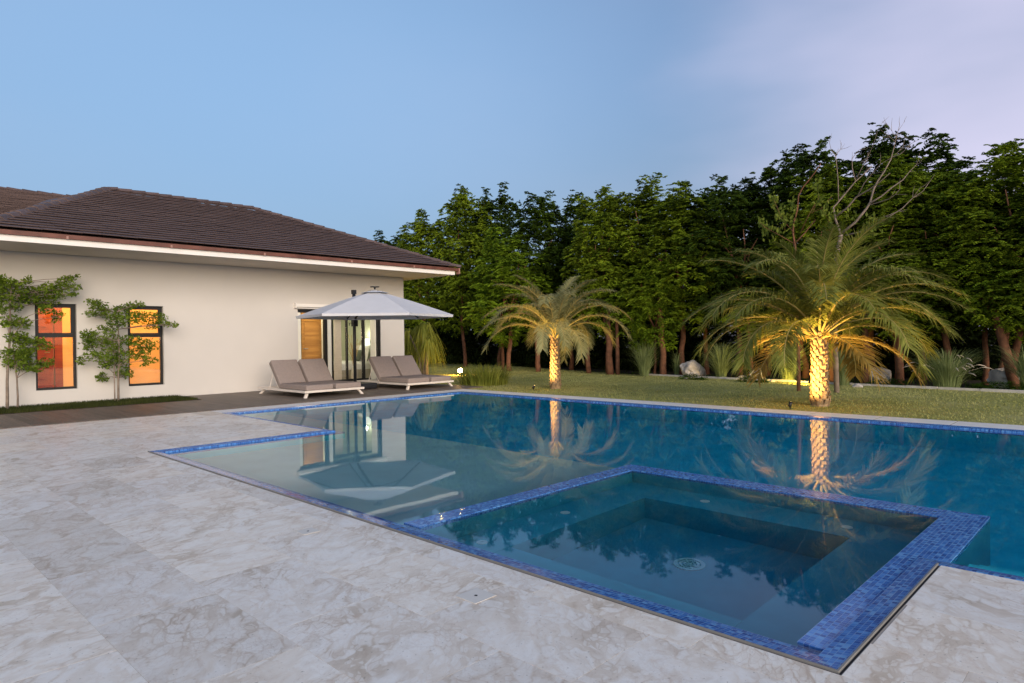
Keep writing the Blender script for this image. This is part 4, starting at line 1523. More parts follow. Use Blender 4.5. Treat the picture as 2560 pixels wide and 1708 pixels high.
def crown_mesh(name, seed, H, Rr, z0, mat, nblob=30, dens=1.0):
    """rounded clumps of small pinnate tufts with dark gaps between them"""
    global rng
    r = np.random.default_rng(seed)
    Ps, Os = [], []
    for b in range(nblob):
        f = (b + 0.5) / nblob
        k = f ** 0.8
        prof = math.sqrt(max(0.05, 1 - (abs(k - 0.45) / 0.60) ** 2))
        rad = Rr * prof * math.sqrt(r.uniform(0.10, 1.0))
        an = b * 2.4 + r.uniform(-0.5, 0.5)
        br = r.uniform(0.34, 0.64) * (0.72 if k > 0.86 else 1.0)
        z = z0 + 0.3 + (H - z0 - 0.3) * k - br * 0.7
        c = np.array([rad * math.cos(an), rad * math.sin(an), z])
        m = int(74 * dens * (br / 0.42) ** 2)
        u = norm(r.normal(size=(m, 3)) + np.array([0, 0, 0.45]))
        lump = 1 + 0.22 * np.sin(u[:, :1] * 5 + seed) * np.sin(u[:, 1:2] * 6 + b) 
        rr = br * r.uniform(0.78, 1.05, (m, 1)) * lump
        Ps.append(c + u * rr * np.array([1.12, 1.12, 0.86]))
        Os.append(u)
    for s_ in range(5):                       # uneven tufts at the top
        an, rad = r.uniform(0, 6.283), Rr * r.uniform(0.05, 0.7)
        hz = r.uniform(0.0, 0.35) if s_ < 3 else r.uniform(0.3, 0.7)
        m = int(14 + 34 * hz)
        t_ = r.uniform(0, 1, m)
        zz = H - 0.35 + (hz + 0.25) * t_
        wd = 0.17 * (1.1 - 0.45 * t_)
        P = np.stack([rad * math.cos(an) + r.normal(0, 1, m) * wd, rad * math.sin(an) + r.normal(0, 1, m) * wd, zz], 1)
        Ps.append(P); Os.append(norm(r.normal(size=(m, 3)) + np.array([0, 0, 0.3])))
    P, O = np.concatenate(Ps), np.concatenate(Os)
    rng = np.random.default_rng(seed + 1)
    V, F = spray_leaves(P, O, 6, 4, 0.150, 0.033, 0.42)
    return np_mesh(name, V, F, mat)


def wobble_path(p0, p1, n, amp, r):
    p0, p1 = Vector(p0), Vector(p1)
    pts = []
    for i in range(n + 1):
        t = i / n
        q = p0.lerp(p1, t)
        if 0 < i < n:
            q += Vector((r.normal(0, amp), r.normal(0, amp), 0))
        pts.append(q)
    return pts


def trunk_mb(seed, H, Rr, r0, split=0.45):
    r = np.random.default_rng(seed)
    mb = MB()
    top = Vector((r.normal(0, 0.12), r.normal(0, 0.12), H * split))
    pts = wobble_path((0, 0, -0.08), top, 6, 0.025, r)
    mb.tube(pts, [r0 * (1.25 if i == 0 else 1) * (1 - 0.3 * i / 6) for i in range(7)], 8)
    for k in range(4):
        an = k * 1.57 + r.uniform(-0.5, 0.5)
        e = top + Vector((math.cos(an) * Rr * r.uniform(0.35, 0.75), math.sin(an) * Rr * r.uniform(0.35, 0.75), H * r.uniform(0.25, 0.45)))
        pp = wobble_path(top - Vector((0, 0, 0.05 + 0.1 * k)), e, 4, 0.06, r)
        mb.tube(pp, [r0 * 0.62 * (1 - 0.2 * i) for i in range(5)], 6)
        q = pp[2]
        for s_ in range(2):
            a2 = an + r.uniform(-1.2, 1.2)
            e2 = q + Vector((math.cos(a2) * 0.7, math.sin(a2) * 0.7, r.uniform(0.3, 0.9)))
            mb.tube(wobble_path(q, e2, 3, 0.05, r), [r0 * 0.3, r0 * 0.25, r0 * 0.2, r0 * 0.1], 5)
    return mb


PROTO_H = 5.6
protos = []
for i in range(6):
    H = PROTO_H
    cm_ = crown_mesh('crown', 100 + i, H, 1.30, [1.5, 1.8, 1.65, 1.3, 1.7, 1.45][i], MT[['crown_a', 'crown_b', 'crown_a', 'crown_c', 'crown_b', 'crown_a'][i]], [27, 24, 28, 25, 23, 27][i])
    tm_ = trunk_mb(200 + i, H, 1.3, 0.085).build('trunk', MT['bark'], smooth=True)
    tmesh = tm_.data
    bpy.data.objects.remove(tm_)
    protos.append((cm_, tmesh))

S = 1.0894                                # overview pixel -> photo pixel
TREES = [  # (x in overview px, top y, distance X, proto, label)
    (905, 545, 19.8, 1, 'small dark tree showing just above the roof end of the house'),
    (972, 505, 18.4, 0, 'green tree right behind the house corner, lower than its right neighbour'),
    (1062, 445, 18.9, 2, 'tall rounded tree behind the glowing floodlight, first high crown right of the house'),
    (1140, 446, 19.9, 1, 'dark tree between the floodlight and the small palm, set far back'),
    (1165, 545, 17.3, 3, 'low bright green tree left of the small palm, in front of the others'),
    (1232, 462, 18.6, 4, 'dark tree with forked trunk just left of the small palm'),
    (1305, 462, 19.8, 4, 'tree directly behind the small palm, set far back'),
    (1392, 448, 18.2, 2, 'green tree with red brown trunk just right of the small palm'),
    (1470, 438, 18.6, 5, 'tall tree midway between the two palms, its top the highest there'),
    (1500, 610, 17.6, 3, 'low bright green tree over the leftmost tall grass clump'),
    (1560, 446, 18.4, 0, 'green tree behind the leftmost pale boulder'),
    (1618, 438, 19.6, 1, 'dark tree behind the second grass clump, set far back'),
    (1690, 420, 18.5, 4, 'dark tree left of the bare dead tree, behind the second boulder'),
    (1755, 418, 19.8, 1, 'tree directly left of the yellow green twiggy shrub, set far back'),
    (1842, 345, 19.2, 1, 'tall dark tree behind the left side of the large palm'),
    (1905, 400, 18.2, 2, 'green tree hidden behind the crown of the large palm'),
    (1993, 322, 19.4, 4, 'tallest tree of the row, behind the bare dead branches'),
    (2058, 392, 18.3, 0, 'green tree right of the large palm trunk, behind the third boulder'),
    (2112, 334, 19.7, 1, 'tall tree with a single high tuft right of the bare branches'),
    (2182, 402, 18.4, 5, 'green tree behind the plumed grass clump'),
    (2255, 436, 18.9, 4, 'dark tree in the dip of the row near the right edge'),
    (2318, 350, 18.3, 2, 'tall green tree at the right edge behind the last boulder'),
    (2400, 410, 18.0, 0, 'tree cut by the right edge of the picture'),
    (2490, 400, 18.4, 1, 'tree standing just beyond the right edge of the picture'),
]
GROUP_T = 'trees in the row behind the lawn'
for i, (dx, dy, X, pi_, lb) in enumerate(TREES):
    top = on_x(dx * S, dy * S, X)
    t = empty('leafy_tree', (top.x, top.y, ZG), lb, 'tree', GROUP_T)
    cm_, tm_ = protos[pi_]
    hs_ = (top.z - ZG) / (PROTO_H + 0.15)
    rz = random.uniform(0, 6.28)
    wx = random.uniform(0.9, 1.12) * (hs_ if hs_ < 0.8 else 1.0)
    for nm, mesh in (('trunk', tm_), ('crown', cm_)):
        o = link(nm, mesh, t)
        o.rotation_euler.z = rz
        o.scale = (wx, wx, hs_)

# trunks seen one by one at the front of the grove: slim stems of the understorey, each with a small leafy head
STEMS = [(1155, 855, 17.6, 0.055, 'thin pale stem left of the small palm trunk'), (1236, 858, 17.4, 0.075, 'slim straight stem just left of the small palm'),
         (1352, 860, 17.6, 0.07, 'pair of slim stems right of the small palm, left one'), (1401, 861, 17.3, 0.10, 'stout red brown stem left of the first grass clump'),
         (1418, 861, 17.4, 0.06, 'thin red brown stem beside the stout one'), (1522, 862, 17.5, 0.09, 'orange brown stem between the first grass clumps'),
         (1722, 868, 17.8, 0.05, 'thin stem behind the second boulder'), (1985, 872, 17.8, 0.075, 'grey brown stem behind the third boulder, left side'),
         (2066, 874, 17.7, 0.075, 'red brown stem at the right end of the third boulder'), (2285, 872, 18.0, 0.06, 'leaning thin stem left of the last boulder'),
         (2335, 876, 17.7, 0.09, 'red brown leaning stem behind the last boulder')]
sm_leaf = []
for i in range(3):
    r = np.random.default_rng(400 + i)
    m = 90
    P = np.stack([r.normal(0, 0.42, m), r.normal(0, 0.42, m), r.normal(0, 0.30, m)], 1)
    V, F = spray_leaves(P, norm(P + 1e-6), 6, 4, 0.17, 0.024, 0.5)
    sm_leaf.append(np_mesh('small_crown', V, F, MT['crown_c' if i == 1 else 'crown_a']))
for i, (dx, dy, X, rad, lb) in enumerate(STEMS):
    p = on_x(dx * S, dy * S, X)
    t = empty('slim_tree', (p.x, p.y, ZG), lb, 'tree', 'slim stems at the front of the grove')
    r = np.random.default_rng(300 + i)
    H = r.uniform(1.9, 2.6)
    lean = (-0.5 if i == 10 else 0.35 if i == 9 else r.normal(0, 0.08))
    tb = MB()
    tp = Vector((lean * 0.3, -lean, H))
    tb.tube(wobble_path((0, 0, -0.05), tp, 6, 0.02, r), [rad * (1.2 - 0.08 * k) for k in range(7)], 8)
    tb.tube(wobble_path(tp * 0.7, tp + Vector((0.1, 0.45, 0.25)), 3, 0.03, r), [rad * 0.5, rad * 0.4, rad * 0.3, rad * 0.15], 5)
    tb.build('trunk', MT['bark'], t, True)
    o = link('crown', sm_leaf[i % 3], t, (tp.x, tp.y, H + 0.1))
    o.rotation_euler.z = r.uniform(0, 6.28)

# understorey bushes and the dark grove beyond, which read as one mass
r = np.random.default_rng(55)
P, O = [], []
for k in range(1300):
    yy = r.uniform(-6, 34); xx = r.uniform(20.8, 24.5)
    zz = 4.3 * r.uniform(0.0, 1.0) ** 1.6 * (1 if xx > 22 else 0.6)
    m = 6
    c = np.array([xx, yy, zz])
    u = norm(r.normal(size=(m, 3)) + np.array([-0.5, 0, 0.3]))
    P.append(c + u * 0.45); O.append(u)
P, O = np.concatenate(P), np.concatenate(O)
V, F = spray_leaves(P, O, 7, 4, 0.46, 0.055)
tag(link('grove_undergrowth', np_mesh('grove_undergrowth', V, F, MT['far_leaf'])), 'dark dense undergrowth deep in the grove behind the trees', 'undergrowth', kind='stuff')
# ground litter of the bed
r = np.random.default_rng(56)
n = 5000
b_ = np.stack([r.uniform(16.2, 19.5, n), r.uniform(-4, 24, n), np.full(n, ZG)], 1)
kxx = np.where(b_[:, 1] < 12, KR.x + (KL.x - KR.x) * (b_[:, 1] - KR.y) / (KL.y - KR.y), kerb_x(12) + (b_[:, 1] - 12) * 0.35)
b_ = b_[b_[:, 0] > kxx + 0.12]; n = len(b_)
ang = r.uniform(0, 6.28, n); L_ = r.uniform(0.01, 0.08, n)
rng = np.random.default_rng(57)
me = blade_mesh('bed_litter', b_, rng.uniform(0.02, 0.10, n), np.stack([np.cos(ang) * L_, np.sin(ang) * L_, 0 * L_], 1), rng.uniform(0.012, 0.03, n), MT['cover'], 1, 0.1)
tag(link('bed_litter', me), 'low weeds and leaf litter in the planting bed', 'ground cover', kind='stuff')


# ------------------------------------------------------------------ palms
def frond_mesh(name, L, elev, droop, npair, leaf_l, mat_leaf, r, curl=0.0, width=0.015):
    """frond in its own frame: base at the origin, growing to +x; two materials"""
    mb = MB()
    n = 14
    pts = []
    ang = elev
    p = Vector((0, 0, 0))
    step = L / n
    dirs = []
    for i in range(n + 1):
        pts.append(p.copy())
        t = i / n
        a = elev - droop * (t ** 1.35)
        d = Vector((math.cos(a), curl * t * 0.5, math.sin(a))).normalized()
        dirs.append(d)
        p = p + d * step
    rad = [0.016 * (1 - 0.85 * (i / n)) + 0.002 for i in range(n + 1)]
    rad[0] = 0.030; rad[1] = 0.021
    mb.tube(pts, rad, 5, 1)
    for k in range(npair):
        t = 0.13 + 0.87 * (k / (npair - 1))
        f = t * n
        i = min(int(f), n - 1)
        q = pts[i].lerp(pts[i + 1], f - i)
        d = dirs[i].lerp(dirs[i + 1], f - i).normalized()
        side = d.cross(Vector((0, 0, 1))).normalized()
        up = side.cross(d).normalized()
        ll = leaf_l * (0.45 + 0.9 * math.sin(math.pi * min(1, 0.12 + t * 0.80))) * r.uniform(0.85, 1.15)
        for s_ in (1, -1):
            v = (side * s_ * r.uniform(0.65, 0.85) + d * (0.55 + 0.35 * t) + up * r.uniform(0.05, 0.5)).normalized()
            tip = q + v * ll + Vector((0, 0, -1)) * ll * (0.16 + 0.28 * r.uniform(0, 1))
            mid = q + v * ll * 0.5 + Vector((0, 0, -1)) * ll * 0.04
            wv = v.cross(up).normalized() * width
            mb.add([q - wv * 0.6, q + wv * 0.6, mid + wv, mid - wv], [(0, 1, 2, 3)], 0)
            mb.add([mid - wv, mid + wv, tip], [(0, 1, 2)], 0)
    return mb


def palm(name, loc, label, r0, r1, H, nfr, L, leaf_l, seed, leafmat, scale_rows, spread=(82, -12), dm=1.0, nold=0):
    r = np.random.default_rng(seed)
    t = empty(name, loc, label, 'palm', 'floodlit date palms on the lawn')
    # trunk: core plus spiral rows of cut leaf bases
    tb = MB()
    zz = [-0.06, 0.03, 0.14, 0.5 * H, 0.85 * H, H, H + 0.12]
    rr = [r0 * 1.25, r0 * 1.12, r0, (r0 + r1) / 2, r1, r1 * 0.9, r1 * 0.55]
    rr = [q * 0.90 for q in rr]
    tb.tube([(0, 0, z) for z in zz], rr, 14)
    nper = scale_rows
    rows = int(H / 0.062)
    for k in range(rows):
        z = 0.02 + k * (H - 0.02) / rows
        f = z / H
        rad = (r0 * (1.15 - 1.0 * min(z, 0.15)) if z < 0.15 else r0 + (r1 - r0) * f) * 0.90
        for j in range(nper):
            a = 2 * math.pi * (j + 0.5 * (k % 2)) / nper + r.normal(0, 0.05)
            ca, sa = math.cos(a), math.sin(a)
            w = math.pi * rad / nper * 0.92
            h_ = 0.105 * r.uniform(0.85, 1.2)
            pr_ = r.uniform(0.020, 0.042) * (r0 / 0.17)
            tx, ty = -sa, ca
            def P_(s_, dz_, out):
                return (ca * (rad + out) + tx * s_, sa * (rad + out) + ty * s_, z + dz_)
            v = [P_(-w, 0.0, -0.01), P_(w, 0.0, -0.01), P_(w * 0.8, h_ * 0.8, pr_), P_(-w * 0.8, h_ * 0.8, pr_), P_(-w * 0.45, h_, pr_ * 0.75), P_(w * 0.45, h_, pr_ * 0.75), P_(0, h_ * 0.8, -0.012)]
            tb.add(v, [(0, 1, 2, 3), (3, 2, 5, 4), (4, 5, 6), (0, 3, 6), (2, 1, 6), (3, 4, 6), (5, 2, 6)])
    tb.build('trunk', MT['palmbark'], t)
    for i in range(nfr):
        f = (i + 0.5) / nfr
        el = R(spread[0] + (spread[1] - spread[0]) * f ** 0.85 + r.normal(0, 4))
        az = i * 2.39996 + r.normal(0, 0.12)
        Lf = L * (0.60 + 0.46 * math.sin(math.pi * min(1, 0.12 + 0.70 * f))) * r.uniform(0.9, 1.08)
        dr_ = R(50 + 55 * f ** 0.7) * r.uniform(0.85, 1.2) * dm
        mb = frond_mesh('frond', Lf, el, dr_, 76, leaf_l, leafmat, r, r.normal(0, 0.35), 0.0105)
        rz = Matrix.Rotation(az, 3, 'Z')
        off = Vector((math.cos(az), math.sin(az), 0)) * (r1 * 0.55 * (0.35 + 0.65 * f)) + Vector((0, 0, H + 0.10 - 0.16 * f))
        mb.v = [tuple(rz @ Vector(v) + off) for v in mb.v]
        o = mb.build('frond', [leafmat, MT['rachis']], t)
    for i in range(nold):
        az = YAW + math.pi + (i - (nold - 1) / 2) * 2 * math.pi / nold * 0.9 + r.normal(0, 0.15)
        mb = frond_mesh('frond', L * r.uniform(0.62, 0.78), R(r.uniform(-2, 14)), R(r.uniform(70, 85)), 44, leaf_l * 0.9, leafmat, r, r.normal(0, 0.3))
        rz = Matrix.Rotation(az, 3, 'Z')
        off = Vector((math.cos(az), math.sin(az), 0)) * r1 * 0.6 + Vector((0, 0, H - 0.06))
        mb.v = [tuple(rz @ Vector(v) + off) for v in mb.v]
        tag(mb.build('frond', [MT['frond_gold'], MT['rachis']], t), 'drooping golden old frond')
    return t


palm('date_palm', (11.92, 10.11, -0.012), 'smaller floodlit palm on the lawn left of centre', 0.122, 0.104, 1.22, 30, 2.00, 0.25, 11, MT['frond_pale'], 9, (80, 34), 1.22)
palm('date_palm', (11.56, 4.03, -0.012), 'larger floodlit palm on the lawn at the right', 0.142, 0.122, 1.20, 46, 2.20, 0.34, 23, MT['frond'], 9, (86, 27), 1.10, 5)


def uplight(loc, aim, label, power, spot, col=(1.0, 0.60, 0.17), group='garden spotlights'):
    e = empty('garden_spotlight', loc, label, 'spotlight', group)
    d = (Vector(aim) - Vector(loc) - Vector((0, 0, 0.10))).normalized()
    c = Vector((0, 0, 0.105))
    b = MB(); b.tube([(0, 0, -0.02), (0, 0, 0.075)], 0.010, 8); b.tube([(0, 0, 0.0), (0, 0, 0.012)], 0.035, 12)
    b.build('stake', MT['black'], e)
    b = MB(); b.tube([c - d * 0.055, c - d * 0.045, c + d * 0.03, c + d * 0.06], [0.02, 0.036, 0.038, 0.044], 14, cap=True)
    hd = b.build('lamp_head', MT['black'], e, True)
    b = MB(); b.tube([c + d * 0.0605, c + d * 0.063], 0.037, 14)
    b.build('lens', MT['lens_small'], hd)
    e.scale = (0.68, 0.68, 0.68)
    l_ = lamp('spotlight_beam', 'SPOT', tuple(c + d * 0.072), power, col, e, None, 0.03, spot, 0.7)
    l_.rotation_euler = (-d).to_track_quat('Z', 'Y').to_euler()
    return e


f1 = on_z(1232 * S, 889 * S, 0); f2 = on_z(1841 * S, 926 * S, 0)
uplight((11.92 - 0.66, 10.11 + 0.10, -0.012), (11.92, 10.11, 1.35), 'black garden spotlight beside the smaller palm', 190, 125)
uplight((11.56 - 0.76, 4.03 + 0.20, -0.012), (11.56, 4.03, 1.35), 'black garden spotlight beside the larger palm', 340, 125)
# spotlights hidden in the bed that light the grasses behind the larger palm
uplight((15.85, 5.75, -0.012), (16.75, 6.45, 0.45), 'small spotlight at the kerb behind the larger palm, lighting the grass', 240, 100, (1.0, 0.66, 0.10))

# the bright floodlight near the house corner, facing the pool
fl = on_z(1056 * S, 860 * S, 0)
fe = empty('floodlight', (fl.x, fl.y, -0.012), 'glaring warm floodlight low on the lawn beside the house', 'floodlight')
face = (Vector((0, 0, 1.0)) - Vector(fl)).normalized()
hp = Vector((0, 0, 0.145))
b = MB(); b.tube([(0, 0, -0.03), (0, 0, 0.10)], 0.014, 8); b.tube([(0, 0, 0), (0, 0, 0.014)], 0.05, 12); b.build('stake', MT['black'], fe)
b = MB(); b.tube([hp - face * 0.07, hp - face * 0.05, hp + face * 0.02], [0.04, 0.075, 0.085], 18); hd = b.build('lamp_head', MT['black'], fe, True)
b = MB(); b.tube([hp + face * 0.0205, hp + face * 0.026], 0.078, 18); b.build('lens', MT['lens'], hd)
lamp('floodlight_beam', 'POINT', tuple(hp + face * 0.12 + Vector((0, 0, 0.04))), 60, (1.0, 0.55, 0.12), fe, None, 0.06)


# ------------------------------------------------------------------ pool side and bed planting
def clump(name, loc, label, cat, n, h, spread, width, mat, seed, group=None, seg=5, droop=0.55, base_r=0.10, part_name='blades', plumes=0, hang=False):
    global rng
    rng = np.random.default_rng(seed)
    t = empty(name, loc, label, cat, group)
    a = rng.uniform(0, 2 * np.pi, n)
    rb = base_r * np.sqrt(rng.uniform(0, 1, n))
    base = np.stack([rb * np.cos(a), rb * np.sin(a), np.full(n, -0.02)], 1)
    s = 1.2 * spread * rng.uniform(0.06, 1.0, n) ** 0.75
    lean = np.stack([np.cos(a) * s, np.sin(a) * s, np.zeros(n)], 1)
    hh = h * rng.uniform(0.45, 1.1, n)
    me = blade_mesh(part_name, base, hh, lean, np.full(n, width) * rng.uniform(0.7, 1.2, n), mat, seg, droop)
    link(part_name, me, t)
    if plumes:
        for k in range(plumes):
            an = rng.uniform(0, 6.283); sp = spread * rng.uniform(0.5, 1.05)
            b = MB()
            x_, y_ = math.cos(an) * sp, math.sin(an) * sp
            hz = h * 0.45 * rng.uniform(0.45, 0.95)
            b.tube([(0, 0, 0), (x_ * 0.35, y_ * 0.35, hz * 0.75), (x_ * 0.78, y_ * 0.78, hz), (x_ * 0.86, y_ * 0.86, hz * 1.0), (x_ * 0.97, y_ * 0.97, hz * 0.96), (x_ * 1.07, y_ * 1.07, hz * 0.88)],
                   [0.002, 0.002, 0.002, 0.010, 0.011, 0.002], 6)
            b.build('plume', MT['plume'], t, True)
    return t


GG = 'fountain grass clumps along the planting bed'
def bed(dx, dy, push=0.0):
    p = on_z(dx * S, dy * S, 0)
    q = Vector((p.x, p.y, 0))
    return (q.x + push, q.y + push * q.y / q.x, ZG + 0.02)
clump('fountain_grass', bed(1478, 864, 0.25), 'tall grey green grass clump, leftmost in the bed', 'ornamental grass', 420, 2.35, 0.75, 0.012, MT['fountain'], 601, GG, base_r=0.13)
clump('fountain_grass', bed(1553, 864, 0.2), 'narrow thin grass tuft beside the leftmost boulder', 'ornamental grass', 90, 1.7, 0.30, 0.011, MT['fountain'], 602, GG, base_r=0.06)
clump('fountain_grass', bed(1655, 869, 0.2), 'arching grey green grass clump between the two left boulders', 'ornamental grass', 480, 2.2, 0.78, 0.012, MT['fountain'], 603, GG, plumes=3, base_r=0.12)
clump('fountain_grass', bed(1808, 876, 0.2), 'grass clump glowing yellow in the spotlight left of the large palm', 'ornamental grass', 480, 2.1, 0.78, 0.012, MT['fountain'], 604, GG, base_r=0.13)
clump('fountain_grass', bed(1938, 884, 0.1), 'upright grass clump right behind the large palm trunk', 'ornamental grass', 320, 2.1, 0.42, 0.012, MT['fountain'], 605, GG, base_r=0.10)
clump('fountain_grass', bed(2172, 893, 0.25), 'broad grass clump with pale drooping plumes near the right edge', 'ornamental grass', 620, 1.9, 0.95, 0.012, MT['fountain'], 606, GG, plumes=22, base_r=0.22)
clump('fountain_grass', bed(2362, 895, 0.3), 'grass clump cut by the right edge of the picture', 'ornamental grass', 300, 2.0, 0.65, 0.012, MT['fountain'], 607, GG, base_r=0.12)
clump('strap_plant', (11.95, 12.55, -0.02), 'low clump of bright strap leaves at the far corner of the pool', 'plant', 700, 0.85, 0.38, 0.022, MT['strap'], 608, None, 4, 0.35, base_r=0.62, part_name='leaves')


def rock_mesh(name, seed, sx, sy, sz):
    bm = bmesh.new()
    bmesh.ops.create_icosphere(bm, subdivisions=4, radius=1.0)
    off = Vector((seed * 3.7, seed * 1.3, seed * 7.1))
    for v in bm.verts:
        d = v.co.normalized()
        k = 1 + 0.42 * mnoise.noise(d * 1.1 + off) + 0.20 * (1 - abs(mnoise.noise(d * 2.6 + off)) * 2) * 0.5 + 0.07 * mnoise.noise(d * 7 + off)
        c = d * k
        # flatten a few facets
        for q in range(5):
            nn = Vector((math.sin(seed + q * 2.1), math.cos(seed * 1.7 + q * 1.3), math.sin(q + seed) * 0.6 + 0.3)).normalized()
            dd = c.dot(nn) - 0.78
            if dd > 0:
                c -= nn * dd * 0.8
        v.co = Vector((c.x * sx, c.y * sy, c.z * sz))
    me = bpy.data.meshes.new(name)
    bm.to_mesh(me); bm.free()
    me.materials.append(MT['rock'])
    return me


GR = 'pale boulders in the planting bed'
ROCKS = [(1590, 866, 0.30, 0.36, 0.30, 1, 0.3, 'pointed pale boulder, leftmost in the bed'),
         (1738, 872, 0.22, 0.26, 0.19, 2, 0.2, 'small rounded boulder left of the large palm'),
         (2012, 878, 0.30, 0.46, 0.23, 3, 0.5, 'long low pale boulder right of the large palm trunk'),
         (2312, 887, 0.27, 0.34, 0.27, 4, 0.2, 'pale boulder near the right edge of the picture'),
         (1705, 871, 0.12, 0.14, 0.09, 5, 0.2, 'small stone touching the small rounded boulder')]
for (dx, dy, sx, sy, sz, sd, ps_, lb) in ROCKS:
    x_, y_, z_ = bed(dx, dy, ps_)
    o = link('boulder', rock_mesh('boulder', sd, sx, sy, sz), None, (x_, y_, z_ + sz * 0.62))
    o.rotation_euler.z = sd * 0.8
    tag(o, lb, 'boulder', GR)
for k, (dx, dy, s_, lb) in enumerate([(1553 + 120 * 0, 868, 0.06, 'fist sized stone at the foot of the narrow grass tuft'), (1968, 888, 0.085, 'small pale stone beside the long boulder'), (1772, 876, 0.07, 'small stone between the small boulder and the yellow grass')]):
    x_, y_, z_ = bed(dx + 20 * (k == 0), dy, 0.05)
    o = link('garden_stone', rock_mesh('garden_stone', 11 + k, s_, s_ * 1.2, s_ * 0.8), None, (x_, y_, z_ + s_ * 0.5))
    tag(o, lb, 'stone', 'small stones along the kerb')


def cover(dx, dy, w, h, n, seed, lb, push=0.1):
    global rng
    x_, y_, z_ = bed(dx, dy, push)
    rng = np.random.default_rng(seed)
    u = rng.uniform(-1, 1, (n, 3)); u = u[(u ** 2).sum(1) < 1]
    P = u * np.array([0.22, w, h]) + np.array([0, 0, 0.04])
    P[:, 2] = np.abs(P[:, 2])
    V, F = spray_leaves(P, norm(u + 1e-6), 6, 3, 0.085, 0.012, 0.2)
    o = link('ground_cover', np_mesh('ground_cover', V, F, MT['cover']), None, (x_, y_, z_))
    tag(o, lb, 'ground cover', 'low dark ground cover mats at the boulders')
cover(1592, 871, 0.42, 0.13, 260, 701, 'low dark green mat in front of the leftmost pointed boulder')
cover(1728, 877, 0.40, 0.13, 260, 702, 'low dark green mat in front of the small rounded boulder')
cover(2040, 886, 0.46, 0.14, 300, 703, 'low dark green mat in front of the long low boulder', 0.25)
cover(2300, 893, 0.55, 0.14, 320, 704, 'low dark green mat in front of the boulder near the right edge')

# weeping strap leaved shrub at the house corner
pn = on_z(975 * S, 862 * S, 0)
PN = Vector((13.6, 17.1, ZG))
pe = empty('weeping_shrub', tuple(PN), 'tall shrub with long hanging strap leaves behind the house corner', 'shrub')
r = np.random.default_rng(88)
stm = MB()
tips = []
for k in range(9):
    a = r.uniform(0, 6.28); d_ = r.uniform(0.15, 0.75); hz = r.uniform(1.15, 1.75)
    e_ = Vector((math.cos(a) * d_, math.sin(a) * d_, hz))
    pts = [Vector((math.cos(a) * 0.08, math.sin(a) * 0.08, -0.05)), Vector((math.cos(a) * d_ * 0.35, math.sin(a) * d_ * 0.35, hz * 0.5)), e_]
    stm.tube(pts, [0.05, 0.038, 0.03], 7)
    tips.append(e_)
stm.build('stem', MT['greybark'], pe, True)
rng = np.random.default_rng(89)
bs_, hs_, ln_, wd_ = [], [], [], []
for e_ in tips:
    m = 85
    a = rng.uniform(0, 6.283, m)
    bs_.append(np.tile(np.array(e_), (m, 1)) + rng.normal(0, 0.03, (m, 3)))
    hs_.append(rng.uniform(0.35, 0.75, m))
    s_ = rng.uniform(0.18, 0.52, m)
    ln_.append(np.stack([np.cos(a) * s_, np.sin(a) * s_, 0 * s_], 1))
    wd_.append(rng.uniform(0.028, 0.050, m))
me = blade_mesh('hanging_leaves', np.concatenate(bs_), np.concatenate(hs_), np.concatenate(ln_), np.concatenate(wd_), MT['strap'], 6, 2.6)
link('hanging_leaves', me, pe)

# ------------------------------------------------------------------ dead tree and twiggy shrub behind the large palm
def bt(x, y):            # crop pixel of the dead tree study -> photo pixel
    return 1900 + x / 4.611, 300 + y / 4.611
BX = 14.3
def bt3(x, y, dx_=0.0):
    u, v = bt(x, y)
    return on_x(u, v, BX + dx_)
def limb(mb, pts, r0_, r1_, bow=0.0, n=6):
    P_ = [bt3(x, y, bow * i / max(1, len(pts) - 1)) for i, (x, y) in enumerate(pts)]
    rad = [0.72 * r0_ + 0.72 * (r1_ - r0_) * i / max(1, len(P_) - 1) for i in range(len(P_))]
    mb.v_off = None
    mb.tube(P_, rad, n)
gb = bt3(880, 1560); gb = Vector((gb.x, gb.y, 0))
DTL = Vector((BX, gb.y + 0.02, ZG))
dead = empty('dead_tree', tuple(DTL), 'bare dead tree with long pale branches behind the large palm', 'tree')
mb = MB()
tp = bt3(885, 1560); t2 = bt3(935, 1320)
mb.tube([(DTL.x, DTL.y, ZG - 0.05), (DTL.x, DTL.y + 0.02, 1.2), tuple(tp), tuple(t2)], [0.055, 0.048, 0.044, 0.040], 8)
part(mb, 'trunk', MT['palebark'], dead, True)
